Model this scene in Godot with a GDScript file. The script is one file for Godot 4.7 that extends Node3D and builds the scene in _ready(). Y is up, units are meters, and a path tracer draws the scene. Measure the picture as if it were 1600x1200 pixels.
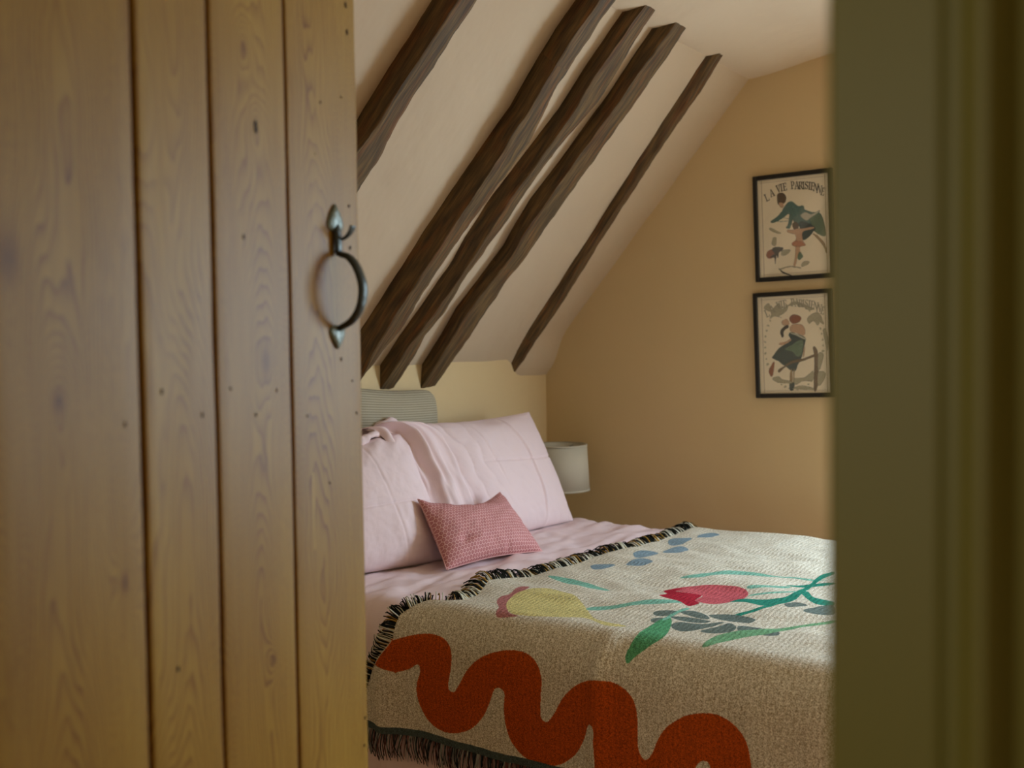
extends Node3D
# A cottage attic bedroom seen through a half-open plank door. x runs from the doorway to the gable wall, -z towards the knee wall, y up; metres.

const RAFTERS := [
	{"h": 0.065, "L": [Vector2(0.768, 2.329), Vector2(0.877, 2.336), Vector2(1.083, 2.347), Vector2(1.247, 2.348), Vector2(1.330, 2.352)], "M": [Vector2(0.720, 2.318), Vector2(0.823, 2.321), Vector2(0.873, 2.334), Vector2(1.000, 2.339), Vector2(1.163, 2.353), Vector2(1.290, 2.361), Vector2(1.370, 2.359)], "R": [Vector2(0.592, 2.412), Vector2(0.694, 2.414), Vector2(0.822, 2.428), Vector2(0.926, 2.410), Vector2(1.087, 2.419), Vector2(1.310, 2.433), Vector2(1.394, 2.440)]},
	{"h": 0.075, "L": [Vector2(0.177, 2.889), Vector2(0.285, 2.907), Vector2(0.473, 2.897), Vector2(0.574, 2.896), Vector2(0.674, 2.903), Vector2(0.908, 2.924), Vector2(1.050, 2.940), Vector2(1.304, 2.921), Vector2(1.409, 2.931), Vector2(1.514, 2.933)], "M": [Vector2(0.016, 2.948), Vector2(0.162, 2.924), Vector2(0.324, 2.914), Vector2(0.673, 2.919), Vector2(0.904, 2.924), Vector2(1.084, 2.899), Vector2(1.221, 2.883), Vector2(1.441, 2.885), Vector2(1.541, 2.878)], "R": [Vector2(0.018, 2.960), Vector2(0.086, 2.971), Vector2(0.222, 2.999), Vector2(0.409, 2.991), Vector2(0.537, 2.993), Vector2(0.761, 3.007), Vector2(0.977, 3.027), Vector2(1.173, 2.983), Vector2(1.397, 2.986), Vector2(1.471, 2.992), Vector2(1.576, 2.995)]},
	{"h": 0.055, "L": [Vector2(0.024, 3.142), Vector2(0.109, 3.138), Vector2(0.233, 3.137), Vector2(0.371, 3.136), Vector2(0.480, 3.135), Vector2(0.572, 3.111), Vector2(0.730, 3.127), Vector2(0.927, 3.161), Vector2(1.080, 3.190), Vector2(1.297, 3.187), Vector2(1.408, 3.187), Vector2(1.462, 3.188)], "M": [Vector2(-0.011, 3.138), Vector2(0.141, 3.136), Vector2(0.256, 3.156), Vector2(0.484, 3.168), Vector2(0.769, 3.161), Vector2(1.088, 3.188), Vector2(1.217, 3.170), Vector2(1.403, 3.179), Vector2(1.504, 3.187)], "R": [Vector2(-0.010, 3.218), Vector2(0.137, 3.207), Vector2(0.187, 3.194), Vector2(0.279, 3.222), Vector2(0.425, 3.200), Vector2(0.536, 3.212), Vector2(0.708, 3.223), Vector2(0.936, 3.227), Vector2(1.009, 3.245), Vector2(1.165, 3.287), Vector2(1.270, 3.280), Vector2(1.379, 3.265), Vector2(1.506, 3.259)]},
	{"h": 0.058, "L": [Vector2(0.043, 3.396), Vector2(0.148, 3.388), Vector2(0.271, 3.369), Vector2(0.363, 3.378), Vector2(0.551, 3.402), Vector2(0.748, 3.368), Vector2(0.889, 3.387), Vector2(1.059, 3.405), Vector2(1.184, 3.418), Vector2(1.369, 3.405), Vector2(1.441, 3.404)], "M": [Vector2(0.004, 3.373), Vector2(0.259, 3.344), Vector2(0.514, 3.360), Vector2(0.687, 3.367), Vector2(0.876, 3.376), Vector2(1.024, 3.382), Vector2(1.178, 3.394), Vector2(1.346, 3.399), Vector2(1.485, 3.410)], "R": [Vector2(-0.001, 3.471), Vector2(0.043, 3.468), Vector2(0.183, 3.477), Vector2(0.311, 3.469), Vector2(0.462, 3.468), Vector2(0.556, 3.485), Vector2(0.670, 3.482), Vector2(0.826, 3.488), Vector2(1.084, 3.495), Vector2(1.271, 3.504), Vector2(1.389, 3.499), Vector2(1.482, 3.499)]},
	{"h": 0.034, "L": [Vector2(0.036, 3.977), Vector2(0.251, 3.952), Vector2(0.400, 3.957), Vector2(0.590, 3.925), Vector2(0.764, 3.927), Vector2(1.018, 3.879), Vector2(1.261, 3.852), Vector2(1.416, 3.839)], "M": [Vector2(-0.028, 4.031), Vector2(0.279, 3.984), Vector2(0.491, 3.952), Vector2(0.624, 3.942), Vector2(0.806, 3.919), Vector2(1.070, 3.909), Vector2(1.291, 3.886), Vector2(1.446, 3.865)], "R": [Vector2(-0.057, 4.056), Vector2(-0.000, 4.059), Vector2(0.150, 4.033), Vector2(0.280, 4.041), Vector2(0.433, 4.015), Vector2(0.520, 4.003), Vector2(0.646, 3.980), Vector2(0.830, 3.966), Vector2(1.098, 3.938), Vector2(1.323, 3.933), Vector2(1.459, 3.910)]},
]
const BLANKET_SHAPES := [
	["orange", [Vector2(-0.210, -1.920), Vector2(-0.210, -1.920), Vector2(-0.143, -1.869), Vector2(-0.143, -1.869), Vector2(-0.116, -1.783), Vector2(-0.116, -1.717), Vector2(-0.138, -1.680), Vector2(-0.177, -1.676), Vector2(-0.230, -1.688), Vector2(-0.247, -1.685), Vector2(-0.248, -1.667), Vector2(-0.224, -1.649), Vector2(-0.179, -1.620), Vector2(-0.145, -1.578), Vector2(-0.122, -1.514), Vector2(-0.116, -1.456), Vector2(-0.131, -1.414), Vector2(-0.164, -1.395), Vector2(-0.213, -1.397), Vector2(-0.262, -1.398), Vector2(-0.272, -1.379), Vector2(-0.246, -1.357), Vector2(-0.202, -1.331), Vector2(-0.162, -1.287), Vector2(-0.143, -1.234), Vector2(-0.143, -1.187), Vector2(-0.159, -1.146), Vector2(-0.192, -1.129), Vector2(-0.242, -1.125), Vector2(-0.287, -1.124), Vector2(-0.309, -1.108), Vector2(-0.291, -1.090), Vector2(-0.252, -1.073), Vector2(-0.216, -1.046), Vector2(-0.186, -1.003), Vector2(-0.173, -0.960), Vector2(-0.174, -0.913), Vector2(-0.194, -0.877), Vector2(-0.223, -0.855), Vector2(-0.276, -0.845), Vector2(-0.311, -0.840), Vector2(-0.338, -0.813), Vector2(-0.356, -0.788), Vector2(-0.392, -0.818), Vector2(-0.385, -0.868), Vector2(-0.363, -0.919), Vector2(-0.333, -0.940), Vector2(-0.297, -0.945), Vector2(-0.282, -0.953), Vector2(-0.282, -0.966), Vector2(-0.294, -0.977), Vector2(-0.355, -1.015), Vector2(-0.401, -1.064), Vector2(-0.429, -1.121), Vector2(-0.427, -1.178), Vector2(-0.396, -1.213), Vector2(-0.366, -1.227), Vector2(-0.329, -1.226), Vector2(-0.293, -1.230), Vector2(-0.254, -1.230), Vector2(-0.246, -1.240), Vector2(-0.254, -1.255), Vector2(-0.291, -1.271), Vector2(-0.333, -1.296), Vector2(-0.368, -1.339), Vector2(-0.383, -1.390), Vector2(-0.376, -1.441), Vector2(-0.349, -1.480), Vector2(-0.303, -1.500), Vector2(-0.260, -1.505), Vector2(-0.221, -1.503), Vector2(-0.211, -1.518), Vector2(-0.218, -1.535), Vector2(-0.251, -1.549), Vector2(-0.295, -1.574), Vector2(-0.336, -1.616), Vector2(-0.358, -1.673), Vector2(-0.360, -1.723), Vector2(-0.342, -1.767), Vector2(-0.301, -1.796), Vector2(-0.255, -1.801), Vector2(-0.218, -1.790), Vector2(-0.199, -1.797), Vector2(-0.215, -1.824), Vector2(-0.227, -1.862), Vector2(-0.227, -1.862)]],
	["blue", [Vector2(0.586, -1.635), Vector2(0.618, -1.641), Vector2(0.638, -1.620), Vector2(0.645, -1.577), Vector2(0.573, -1.578), Vector2(0.548, -1.602)]],
	["blue", [Vector2(0.663, -1.548), Vector2(0.734, -1.553), Vector2(0.763, -1.536), Vector2(0.735, -1.488), Vector2(0.677, -1.494), Vector2(0.659, -1.523)]],
	["blue", [Vector2(0.822, -1.602), Vector2(0.870, -1.604), Vector2(0.894, -1.584), Vector2(0.890, -1.542), Vector2(0.797, -1.545), Vector2(0.768, -1.562)]],
	["blue", [Vector2(0.920, -1.540), Vector2(1.005, -1.539), Vector2(1.037, -1.521), Vector2(1.004, -1.483), Vector2(0.933, -1.483), Vector2(0.909, -1.511)]],
	["blue", [Vector2(1.100, -1.603), Vector2(1.146, -1.603), Vector2(1.161, -1.576), Vector2(1.179, -1.546), Vector2(1.072, -1.537), Vector2(1.035, -1.561)]],
	["blue", [Vector2(1.207, -1.538), Vector2(1.311, -1.548), Vector2(1.343, -1.528), Vector2(1.305, -1.493), Vector2(1.230, -1.498), Vector2(1.204, -1.520)]],
	["rose", [Vector2(0.053, -1.637), Vector2(0.109, -1.660), Vector2(0.143, -1.653), Vector2(0.220, -1.673), Vector2(0.243, -1.650), Vector2(0.197, -1.636), Vector2(0.128, -1.629), Vector2(0.069, -1.612), Vector2(0.011, -1.574), Vector2(-0.018, -1.549), Vector2(-0.027, -1.516), Vector2(-0.043, -1.561), Vector2(-0.029, -1.583), Vector2(0.008, -1.600)]],
	["yellow", [Vector2(0.069, -1.612), Vector2(0.139, -1.636), Vector2(0.197, -1.636), Vector2(0.242, -1.621), Vector2(0.256, -1.563), Vector2(0.224, -1.495), Vector2(0.166, -1.428), Vector2(0.087, -1.365), Vector2(0.040, -1.320), Vector2(0.026, -1.272), Vector2(0.023, -1.230), Vector2(0.009, -1.223), Vector2(-0.002, -1.272), Vector2(0.035, -1.348), Vector2(0.011, -1.399), Vector2(-0.010, -1.453), Vector2(-0.022, -1.519), Vector2(-0.012, -1.553), Vector2(0.019, -1.583)]],
	["mint", [Vector2(0.394, -1.675), Vector2(0.399, -1.640), Vector2(0.394, -1.540), Vector2(0.351, -1.442), Vector2(0.334, -1.479), Vector2(0.351, -1.574), Vector2(0.367, -1.643)]],
	["mint", [Vector2(0.121, -1.394), Vector2(0.157, -1.390), Vector2(0.192, -1.343), Vector2(0.253, -1.295), Vector2(0.300, -1.240), Vector2(0.326, -1.187), Vector2(0.264, -1.223), Vector2(0.218, -1.278), Vector2(0.165, -1.329), Vector2(0.115, -1.374)]],
	["pink", [Vector2(0.449, -1.294), Vector2(0.506, -1.266), Vector2(0.548, -1.216), Vector2(0.559, -1.161), Vector2(0.545, -1.110), Vector2(0.502, -1.084), Vector2(0.436, -1.075), Vector2(0.387, -1.087), Vector2(0.341, -1.119), Vector2(0.342, -1.162), Vector2(0.357, -1.182), Vector2(0.424, -1.188), Vector2(0.420, -1.228), Vector2(0.421, -1.265)]],
	["red", [Vector2(0.414, -1.302), Vector2(0.449, -1.294), Vector2(0.475, -1.266), Vector2(0.420, -1.268), Vector2(0.420, -1.228), Vector2(0.427, -1.192), Vector2(0.357, -1.182), Vector2(0.331, -1.158), Vector2(0.284, -1.169), Vector2(0.314, -1.208), Vector2(0.319, -1.245), Vector2(0.346, -1.284), Vector2(0.384, -1.278)]],
	["mint", [Vector2(0.578, -1.325), Vector2(0.639, -1.295), Vector2(0.706, -1.268), Vector2(0.765, -1.228), Vector2(0.781, -1.165), Vector2(0.771, -1.087), Vector2(0.770, -0.994), Vector2(0.774, -0.945), Vector2(0.754, -0.989), Vector2(0.753, -1.067), Vector2(0.748, -1.146), Vector2(0.726, -1.206), Vector2(0.660, -1.249), Vector2(0.599, -1.279)]],
	["teal", [Vector2(0.384, -1.092), Vector2(0.437, -1.082), Vector2(0.444, -1.047), Vector2(0.458, -1.016), Vector2(0.513, -0.980), Vector2(0.611, -0.975), Vector2(0.716, -0.978), Vector2(0.818, -0.980), Vector2(0.920, -0.968), Vector2(0.856, -0.950), Vector2(0.773, -0.963), Vector2(0.681, -0.960), Vector2(0.581, -0.953), Vector2(0.458, -0.949), Vector2(0.387, -0.990), Vector2(0.388, -1.051)]],
	["teal", [Vector2(0.578, -0.958), Vector2(0.607, -0.949), Vector2(0.548, -0.913), Vector2(0.532, -0.872), Vector2(0.529, -0.854), Vector2(0.495, -0.844), Vector2(0.471, -0.883), Vector2(0.516, -0.920)]],
	["teal", [Vector2(0.648, -1.025), Vector2(0.716, -0.978), Vector2(0.746, -0.917), Vector2(0.725, -0.911), Vector2(0.675, -0.965)]],
	["teal", [Vector2(0.264, -1.033), Vector2(0.348, -1.000), Vector2(0.424, -0.991), Vector2(0.427, -0.969), Vector2(0.339, -0.985), Vector2(0.254, -1.018)]],
	["mint", [Vector2(0.576, -1.109), Vector2(0.606, -1.068), Vector2(0.643, -1.017), Vector2(0.623, -1.010), Vector2(0.581, -1.059), Vector2(0.551, -1.100)]],
	["mint", [Vector2(0.501, -1.075), Vector2(0.545, -1.022), Vector2(0.588, -0.980), Vector2(0.573, -0.975), Vector2(0.526, -1.015), Vector2(0.483, -1.068)]],
	["grey", [Vector2(0.104, -1.195), Vector2(0.133, -1.187), Vector2(0.141, -1.154), Vector2(0.114, -1.160), Vector2(0.081, -1.175)]],
	["grey", [Vector2(0.176, -1.220), Vector2(0.209, -1.198), Vector2(0.211, -1.162), Vector2(0.164, -1.177), Vector2(0.149, -1.201)]],
	["grey", [Vector2(0.211, -1.162), Vector2(0.245, -1.140), Vector2(0.226, -1.095), Vector2(0.192, -1.072), Vector2(0.185, -1.102)]],
	["grey", [Vector2(0.159, -1.165), Vector2(0.179, -1.123), Vector2(0.174, -1.062), Vector2(0.144, -1.073), Vector2(0.134, -1.127)]],
	["grey", [Vector2(0.085, -1.129), Vector2(0.121, -1.121), Vector2(0.136, -1.069), Vector2(0.187, -1.032), Vector2(0.153, -1.030), Vector2(0.089, -1.049), Vector2(0.049, -1.078), Vector2(0.053, -1.108)]],
	["grey", [Vector2(0.076, -1.044), Vector2(0.135, -1.023), Vector2(0.177, -1.011), Vector2(0.142, -0.980), Vector2(0.101, -0.975), Vector2(0.069, -1.002), Vector2(0.062, -1.032)]],
	["grey", [Vector2(0.231, -1.088), Vector2(0.260, -1.061), Vector2(0.263, -1.015), Vector2(0.243, -0.968), Vector2(0.200, -0.969), Vector2(0.202, -1.015), Vector2(0.208, -1.064)]],
	["grey", [Vector2(0.154, -0.980), Vector2(0.168, -0.957), Vector2(0.163, -0.910), Vector2(0.119, -0.928), Vector2(0.105, -0.958)]],
	["grey", [Vector2(0.130, -0.910), Vector2(0.168, -0.885), Vector2(0.137, -0.871), Vector2(0.115, -0.893)]],
	["grey", [Vector2(0.428, -0.954), Vector2(0.460, -0.932), Vector2(0.448, -0.899), Vector2(0.415, -0.911), Vector2(0.389, -0.932)]],
	["grey", [Vector2(0.382, -0.889), Vector2(0.445, -0.875), Vector2(0.495, -0.844), Vector2(0.397, -0.815), Vector2(0.367, -0.856)]],
	["green", [Vector2(-0.087, -1.169), Vector2(-0.048, -1.167), Vector2(0.037, -1.171), Vector2(0.129, -1.173), Vector2(0.149, -1.161), Vector2(0.085, -1.129), Vector2(-0.009, -1.103), Vector2(-0.052, -1.119), Vector2(-0.088, -1.146), Vector2(-0.102, -1.159)]],
	["mint", [Vector2(0.126, -1.172), Vector2(0.198, -1.174), Vector2(0.264, -1.167), Vector2(0.255, -1.156), Vector2(0.185, -1.162), Vector2(0.119, -1.159)]],
	["green2", [Vector2(-0.026, -0.998), Vector2(0.044, -0.997), Vector2(0.104, -0.971), Vector2(0.149, -0.933), Vector2(0.207, -0.893), Vector2(0.279, -0.851), Vector2(0.352, -0.802), Vector2(0.332, -0.796), Vector2(0.260, -0.845), Vector2(0.185, -0.875), Vector2(0.127, -0.898), Vector2(0.074, -0.932), Vector2(0.013, -0.963), Vector2(-0.021, -0.981)]],
]
const BLANKET_EDGE := [Vector2(-0.303, -1.978), Vector2(-0.271, -1.965), Vector2(-0.225, -1.940), Vector2(-0.184, -1.908), Vector2(-0.138, -1.873), Vector2(-0.109, -1.873), Vector2(-0.084, -1.872), Vector2(-0.054, -1.851), Vector2(-0.012, -1.820), Vector2(-0.002, -1.775), Vector2(0.032, -1.740), Vector2(0.104, -1.742), Vector2(0.230, -1.786), Vector2(0.309, -1.761), Vector2(0.376, -1.733), Vector2(0.470, -1.720), Vector2(0.607, -1.705), Vector2(0.770, -1.690), Vector2(0.942, -1.647), Vector2(1.153, -1.630), Vector2(1.401, -1.628)]
const FLAP_HEM := [Vector3(2.902, 1.026, -2.299), Vector3(2.952, 1.010, -2.291), Vector3(2.985, 0.989, -2.280), Vector3(2.999, 0.959, -2.264), Vector3(3.006, 0.929, -2.249), Vector3(3.010, 0.891, -2.229), Vector3(3.019, 0.859, -2.213), Vector3(3.029, 0.823, -2.195), Vector3(3.023, 0.786, -2.176), Vector3(3.013, 0.742, -2.153), Vector3(3.005, 0.699, -2.131), Vector3(3.003, 0.653, -2.107)]
const FLAP_RIGHT := [Vector3(3.037, 1.023, -2.297), Vector3(3.111, 1.005, -2.288), Vector3(3.170, 0.983, -2.277), Vector3(3.202, 0.955, -2.262), Vector3(3.215, 0.921, -2.245), Vector3(3.225, 0.883, -2.225), Vector3(3.226, 0.839, -2.203), Vector3(3.226, 0.805, -2.185), Vector3(3.230, 0.774, -2.170), Vector3(3.230, 0.740, -2.152), Vector3(3.226, 0.704, -2.134), Vector3(3.216, 0.663, -2.113)]
const PRINT_ONE := [
	["hair", [Vector2(0.095, 0.081), Vector2(0.104, 0.074), Vector2(0.120, 0.076), Vector2(0.129, 0.091), Vector2(0.126, 0.109), Vector2(0.114, 0.117), Vector2(0.098, 0.117), Vector2(0.095, 0.101)]],
	["skin", [Vector2(0.100, 0.111), Vector2(0.116, 0.113), Vector2(0.118, 0.127), Vector2(0.107, 0.129)]],
	["teal", [Vector2(0.117, 0.135), Vector2(0.136, 0.114), Vector2(0.154, 0.112), Vector2(0.174, 0.130), Vector2(0.196, 0.132), Vector2(0.201, 0.147), Vector2(0.233, 0.160), Vector2(0.257, 0.163), Vector2(0.272, 0.196), Vector2(0.279, 0.251), Vector2(0.254, 0.245), Vector2(0.230, 0.227), Vector2(0.214, 0.221), Vector2(0.205, 0.251), Vector2(0.197, 0.262), Vector2(0.189, 0.257), Vector2(0.188, 0.234), Vector2(0.179, 0.209), Vector2(0.159, 0.191), Vector2(0.152, 0.175), Vector2(0.137, 0.157), Vector2(0.120, 0.167), Vector2(0.091, 0.182), Vector2(0.071, 0.185), Vector2(0.067, 0.179), Vector2(0.092, 0.164), Vector2(0.113, 0.143)]],
	["teal", [Vector2(0.142, 0.162), Vector2(0.154, 0.171), Vector2(0.147, 0.198), Vector2(0.139, 0.213), Vector2(0.126, 0.209), Vector2(0.135, 0.196)]],
	["green", [Vector2(0.220, 0.178), Vector2(0.253, 0.166), Vector2(0.270, 0.196), Vector2(0.279, 0.251), Vector2(0.250, 0.244), Vector2(0.234, 0.223)]],
	["dark", [Vector2(0.177, 0.197), Vector2(0.199, 0.192), Vector2(0.231, 0.211), Vector2(0.238, 0.224), Vector2(0.213, 0.252), Vector2(0.193, 0.260), Vector2(0.186, 0.233)]],
	["white", [Vector2(0.184, 0.166), Vector2(0.205, 0.157), Vector2(0.225, 0.167), Vector2(0.257, 0.155), Vector2(0.253, 0.163), Vector2(0.224, 0.179), Vector2(0.208, 0.189), Vector2(0.192, 0.179)]],
	["skin2", [Vector2(0.230, 0.242), Vector2(0.245, 0.248), Vector2(0.269, 0.274), Vector2(0.281, 0.302), Vector2(0.279, 0.318), Vector2(0.270, 0.293), Vector2(0.249, 0.264)]],
	["hair", [Vector2(0.151, 0.198), Vector2(0.163, 0.190), Vector2(0.175, 0.201), Vector2(0.172, 0.216), Vector2(0.158, 0.219)]],
	["skin", [Vector2(0.170, 0.216), Vector2(0.186, 0.218), Vector2(0.231, 0.215), Vector2(0.230, 0.223), Vector2(0.192, 0.230), Vector2(0.189, 0.257), Vector2(0.196, 0.282), Vector2(0.180, 0.284), Vector2(0.176, 0.319), Vector2(0.166, 0.326), Vector2(0.159, 0.357), Vector2(0.151, 0.356), Vector2(0.158, 0.325), Vector2(0.160, 0.282), Vector2(0.150, 0.275), Vector2(0.163, 0.259), Vector2(0.161, 0.239), Vector2(0.134, 0.228), Vector2(0.130, 0.218), Vector2(0.150, 0.220)]],
	["rose", [Vector2(0.148, 0.269), Vector2(0.165, 0.263), Vector2(0.188, 0.269), Vector2(0.200, 0.282), Vector2(0.176, 0.285), Vector2(0.152, 0.281)]],
	["rust", [Vector2(0.044, 0.309), Vector2(0.051, 0.294), Vector2(0.067, 0.288), Vector2(0.087, 0.294), Vector2(0.086, 0.310), Vector2(0.070, 0.320), Vector2(0.052, 0.322)]],
	["black", [Vector2(0.067, 0.288), Vector2(0.084, 0.280), Vector2(0.111, 0.285), Vector2(0.109, 0.294), Vector2(0.095, 0.303), Vector2(0.090, 0.322), Vector2(0.084, 0.310), Vector2(0.079, 0.345), Vector2(0.076, 0.321), Vector2(0.060, 0.317), Vector2(0.078, 0.305)]],
	["mist", [Vector2(0.107, 0.296), Vector2(0.139, 0.295), Vector2(0.130, 0.310), Vector2(0.106, 0.316)]],
	["mist", [Vector2(0.068, 0.268), Vector2(0.073, 0.245), Vector2(0.087, 0.246), Vector2(0.082, 0.274)]],
	["mist", [Vector2(0.060, 0.204), Vector2(0.074, 0.209), Vector2(0.104, 0.227), Vector2(0.090, 0.227), Vector2(0.064, 0.214)]],
	["green", [Vector2(0.175, 0.307), Vector2(0.183, 0.312), Vector2(0.188, 0.326), Vector2(0.174, 0.336), Vector2(0.168, 0.326)]],
	["mist", [Vector2(0.181, 0.355), Vector2(0.193, 0.344), Vector2(0.213, 0.346), Vector2(0.205, 0.357), Vector2(0.185, 0.363)]],
	["black", [Vector2(0.092, 0.362), Vector2(0.108, 0.377), Vector2(0.145, 0.395), Vector2(0.145, 0.397), Vector2(0.106, 0.381)]],
	["mist", [Vector2(0.096, 0.366), Vector2(0.137, 0.358), Vector2(0.176, 0.366), Vector2(0.176, 0.369), Vector2(0.137, 0.361), Vector2(0.098, 0.369)]],
]
const PRINT_TWO := [
	["mist", [Vector2(0.041, 0.061), Vector2(0.061, 0.043), Vector2(0.073, 0.068), Vector2(0.102, 0.044), Vector2(0.113, 0.069), Vector2(0.137, 0.056), Vector2(0.128, 0.079), Vector2(0.100, 0.095), Vector2(0.111, 0.101), Vector2(0.084, 0.094), Vector2(0.063, 0.103), Vector2(0.072, 0.080)]],
	["mist", [Vector2(0.139, 0.057), Vector2(0.154, 0.043), Vector2(0.182, 0.046), Vector2(0.221, 0.063), Vector2(0.237, 0.074), Vector2(0.217, 0.076), Vector2(0.190, 0.057), Vector2(0.158, 0.053)]],
	["mist", [Vector2(0.211, 0.113), Vector2(0.228, 0.095), Vector2(0.257, 0.090), Vector2(0.275, 0.132), Vector2(0.259, 0.126), Vector2(0.251, 0.137), Vector2(0.235, 0.119), Vector2(0.219, 0.129)]],
	["mist", [Vector2(0.272, 0.155), Vector2(0.284, 0.156), Vector2(0.292, 0.204), Vector2(0.287, 0.235), Vector2(0.278, 0.199)]],
	["rust", [Vector2(0.144, 0.101), Vector2(0.156, 0.092), Vector2(0.176, 0.095), Vector2(0.188, 0.106), Vector2(0.179, 0.121), Vector2(0.155, 0.126), Vector2(0.143, 0.112)]],
	["skin", [Vector2(0.111, 0.117), Vector2(0.127, 0.107), Vector2(0.139, 0.116), Vector2(0.138, 0.130), Vector2(0.118, 0.131)]],
	["skin", [Vector2(0.148, 0.133), Vector2(0.187, 0.131), Vector2(0.202, 0.155), Vector2(0.195, 0.173), Vector2(0.169, 0.163), Vector2(0.145, 0.156)]],
	["black", [Vector2(0.105, 0.151), Vector2(0.130, 0.131), Vector2(0.138, 0.139), Vector2(0.118, 0.153), Vector2(0.117, 0.173), Vector2(0.109, 0.176)]],
	["skin", [Vector2(0.100, 0.198), Vector2(0.128, 0.194), Vector2(0.144, 0.184), Vector2(0.148, 0.192), Vector2(0.123, 0.205), Vector2(0.101, 0.206)]],
	["dark", [Vector2(0.137, 0.171), Vector2(0.145, 0.160), Vector2(0.169, 0.167), Vector2(0.201, 0.182), Vector2(0.198, 0.209), Vector2(0.184, 0.259), Vector2(0.169, 0.285), Vector2(0.158, 0.309), Vector2(0.140, 0.305), Vector2(0.124, 0.292), Vector2(0.110, 0.283), Vector2(0.093, 0.269), Vector2(0.069, 0.256), Vector2(0.074, 0.247), Vector2(0.099, 0.218), Vector2(0.136, 0.198), Vector2(0.148, 0.188)]],
	["green", [Vector2(0.147, 0.208), Vector2(0.176, 0.191), Vector2(0.194, 0.197), Vector2(0.184, 0.247), Vector2(0.166, 0.253), Vector2(0.150, 0.235), Vector2(0.119, 0.224)]],
	["white", [Vector2(0.145, 0.161), Vector2(0.169, 0.167), Vector2(0.201, 0.184), Vector2(0.199, 0.189), Vector2(0.165, 0.172), Vector2(0.147, 0.165)]],
	["skin2", [Vector2(0.140, 0.305), Vector2(0.146, 0.306), Vector2(0.146, 0.345), Vector2(0.141, 0.372), Vector2(0.136, 0.348)]],
	["skin2", [Vector2(0.152, 0.307), Vector2(0.156, 0.307), Vector2(0.152, 0.350), Vector2(0.147, 0.373)]],
	["dark", [Vector2(0.136, 0.356), Vector2(0.152, 0.354), Vector2(0.151, 0.377), Vector2(0.140, 0.386), Vector2(0.134, 0.376)]],
	["skin", [Vector2(0.199, 0.217), Vector2(0.195, 0.248), Vector2(0.190, 0.255), Vector2(0.194, 0.224)]],
	["wood", [Vector2(0.091, 0.304), Vector2(0.112, 0.291), Vector2(0.145, 0.270), Vector2(0.189, 0.263), Vector2(0.234, 0.248), Vector2(0.234, 0.256), Vector2(0.189, 0.271), Vector2(0.149, 0.279), Vector2(0.116, 0.295), Vector2(0.095, 0.313)]],
	["wood", [Vector2(0.231, 0.221), Vector2(0.243, 0.224), Vector2(0.250, 0.262), Vector2(0.243, 0.371), Vector2(0.229, 0.381), Vector2(0.235, 0.268)]],
	["rust", [Vector2(0.053, 0.308), Vector2(0.071, 0.274), Vector2(0.076, 0.279), Vector2(0.066, 0.329)]],
	["mist", [Vector2(0.066, 0.337), Vector2(0.090, 0.328), Vector2(0.106, 0.341), Vector2(0.138, 0.348), Vector2(0.142, 0.357), Vector2(0.090, 0.352)]],
	["mist", [Vector2(0.154, 0.338), Vector2(0.195, 0.335), Vector2(0.228, 0.310), Vector2(0.226, 0.346), Vector2(0.186, 0.349), Vector2(0.157, 0.362)]],
	["mist", [Vector2(0.248, 0.316), Vector2(0.276, 0.319), Vector2(0.266, 0.350), Vector2(0.246, 0.367)]],
	["mist", [Vector2(0.145, 0.377), Vector2(0.185, 0.365), Vector2(0.225, 0.377), Vector2(0.225, 0.383), Vector2(0.177, 0.380)]],
	["mist", [Vector2(0.250, 0.246), Vector2(0.270, 0.248), Vector2(0.261, 0.286), Vector2(0.248, 0.309)]],
]
const LETTERS := [["L", 0.0529, 0.0860, -0.35], ["A", 0.0736, 0.0706, -0.30], ["V", 0.1003, 0.0572, -0.20], ["I", 0.1124, 0.0543, -0.12], ["E", 0.1254, 0.0523, -0.10], ["P", 0.1568, 0.0490, -0.05], ["A", 0.1728, 0.0510, 0.00], ["R", 0.1880, 0.0536, 0.00], ["I", 0.1992, 0.0550, 0.00], ["S", 0.2112, 0.0557, 0.05], ["I", 0.2220, 0.0589, 0.08], ["E", 0.2335, 0.0615, 0.12], ["N", 0.2465, 0.0678, 0.18], ["N", 0.2595, 0.0760, 0.25], ["E", 0.2727, 0.0858, 0.30]]
const DOOR_MARKS := [[0.020, 1.380, 0.020, 0], [0.087, 1.238, 0.010, 0], [0.499, 1.268, 0.016, 0], [0.486, 1.583, 0.009, 1], [0.192, 1.206, 0.006, 2], [0.261, 1.239, 0.006, 2], [0.343, 1.206, 0.006, 2], [0.409, 1.235, 0.005, 2], [0.526, 1.227, 0.005, 2], [0.470, 1.197, 0.005, 2], [0.613, 1.185, 0.004, 2], [0.765, 1.506, 0.005, 2], [0.767, 1.440, 0.006, 2], [0.767, 1.819, 0.008, 2], [0.770, 1.778, 0.008, 2], [0.727, 1.265, 0.006, 2], [0.764, 1.230, 0.004, 2], [0.778, 1.178, 0.005, 2], [0.680, 1.078, 0.004, 2], [0.787, 0.680, 0.005, 2], [0.783, 0.636, 0.005, 2], [0.184, 1.031, 0.008, 0], [0.460, 1.681, 0.008, 0], [0.449, 1.433, 0.006, 2], [0.503, 0.856, 0.006, 0], [0.279, 0.907, 0.006, 2], [0.674, 1.651, 0.004, 2], [0.745, 1.672, 0.004, 2], [0.654, 1.572, 0.004, 2]]

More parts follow.
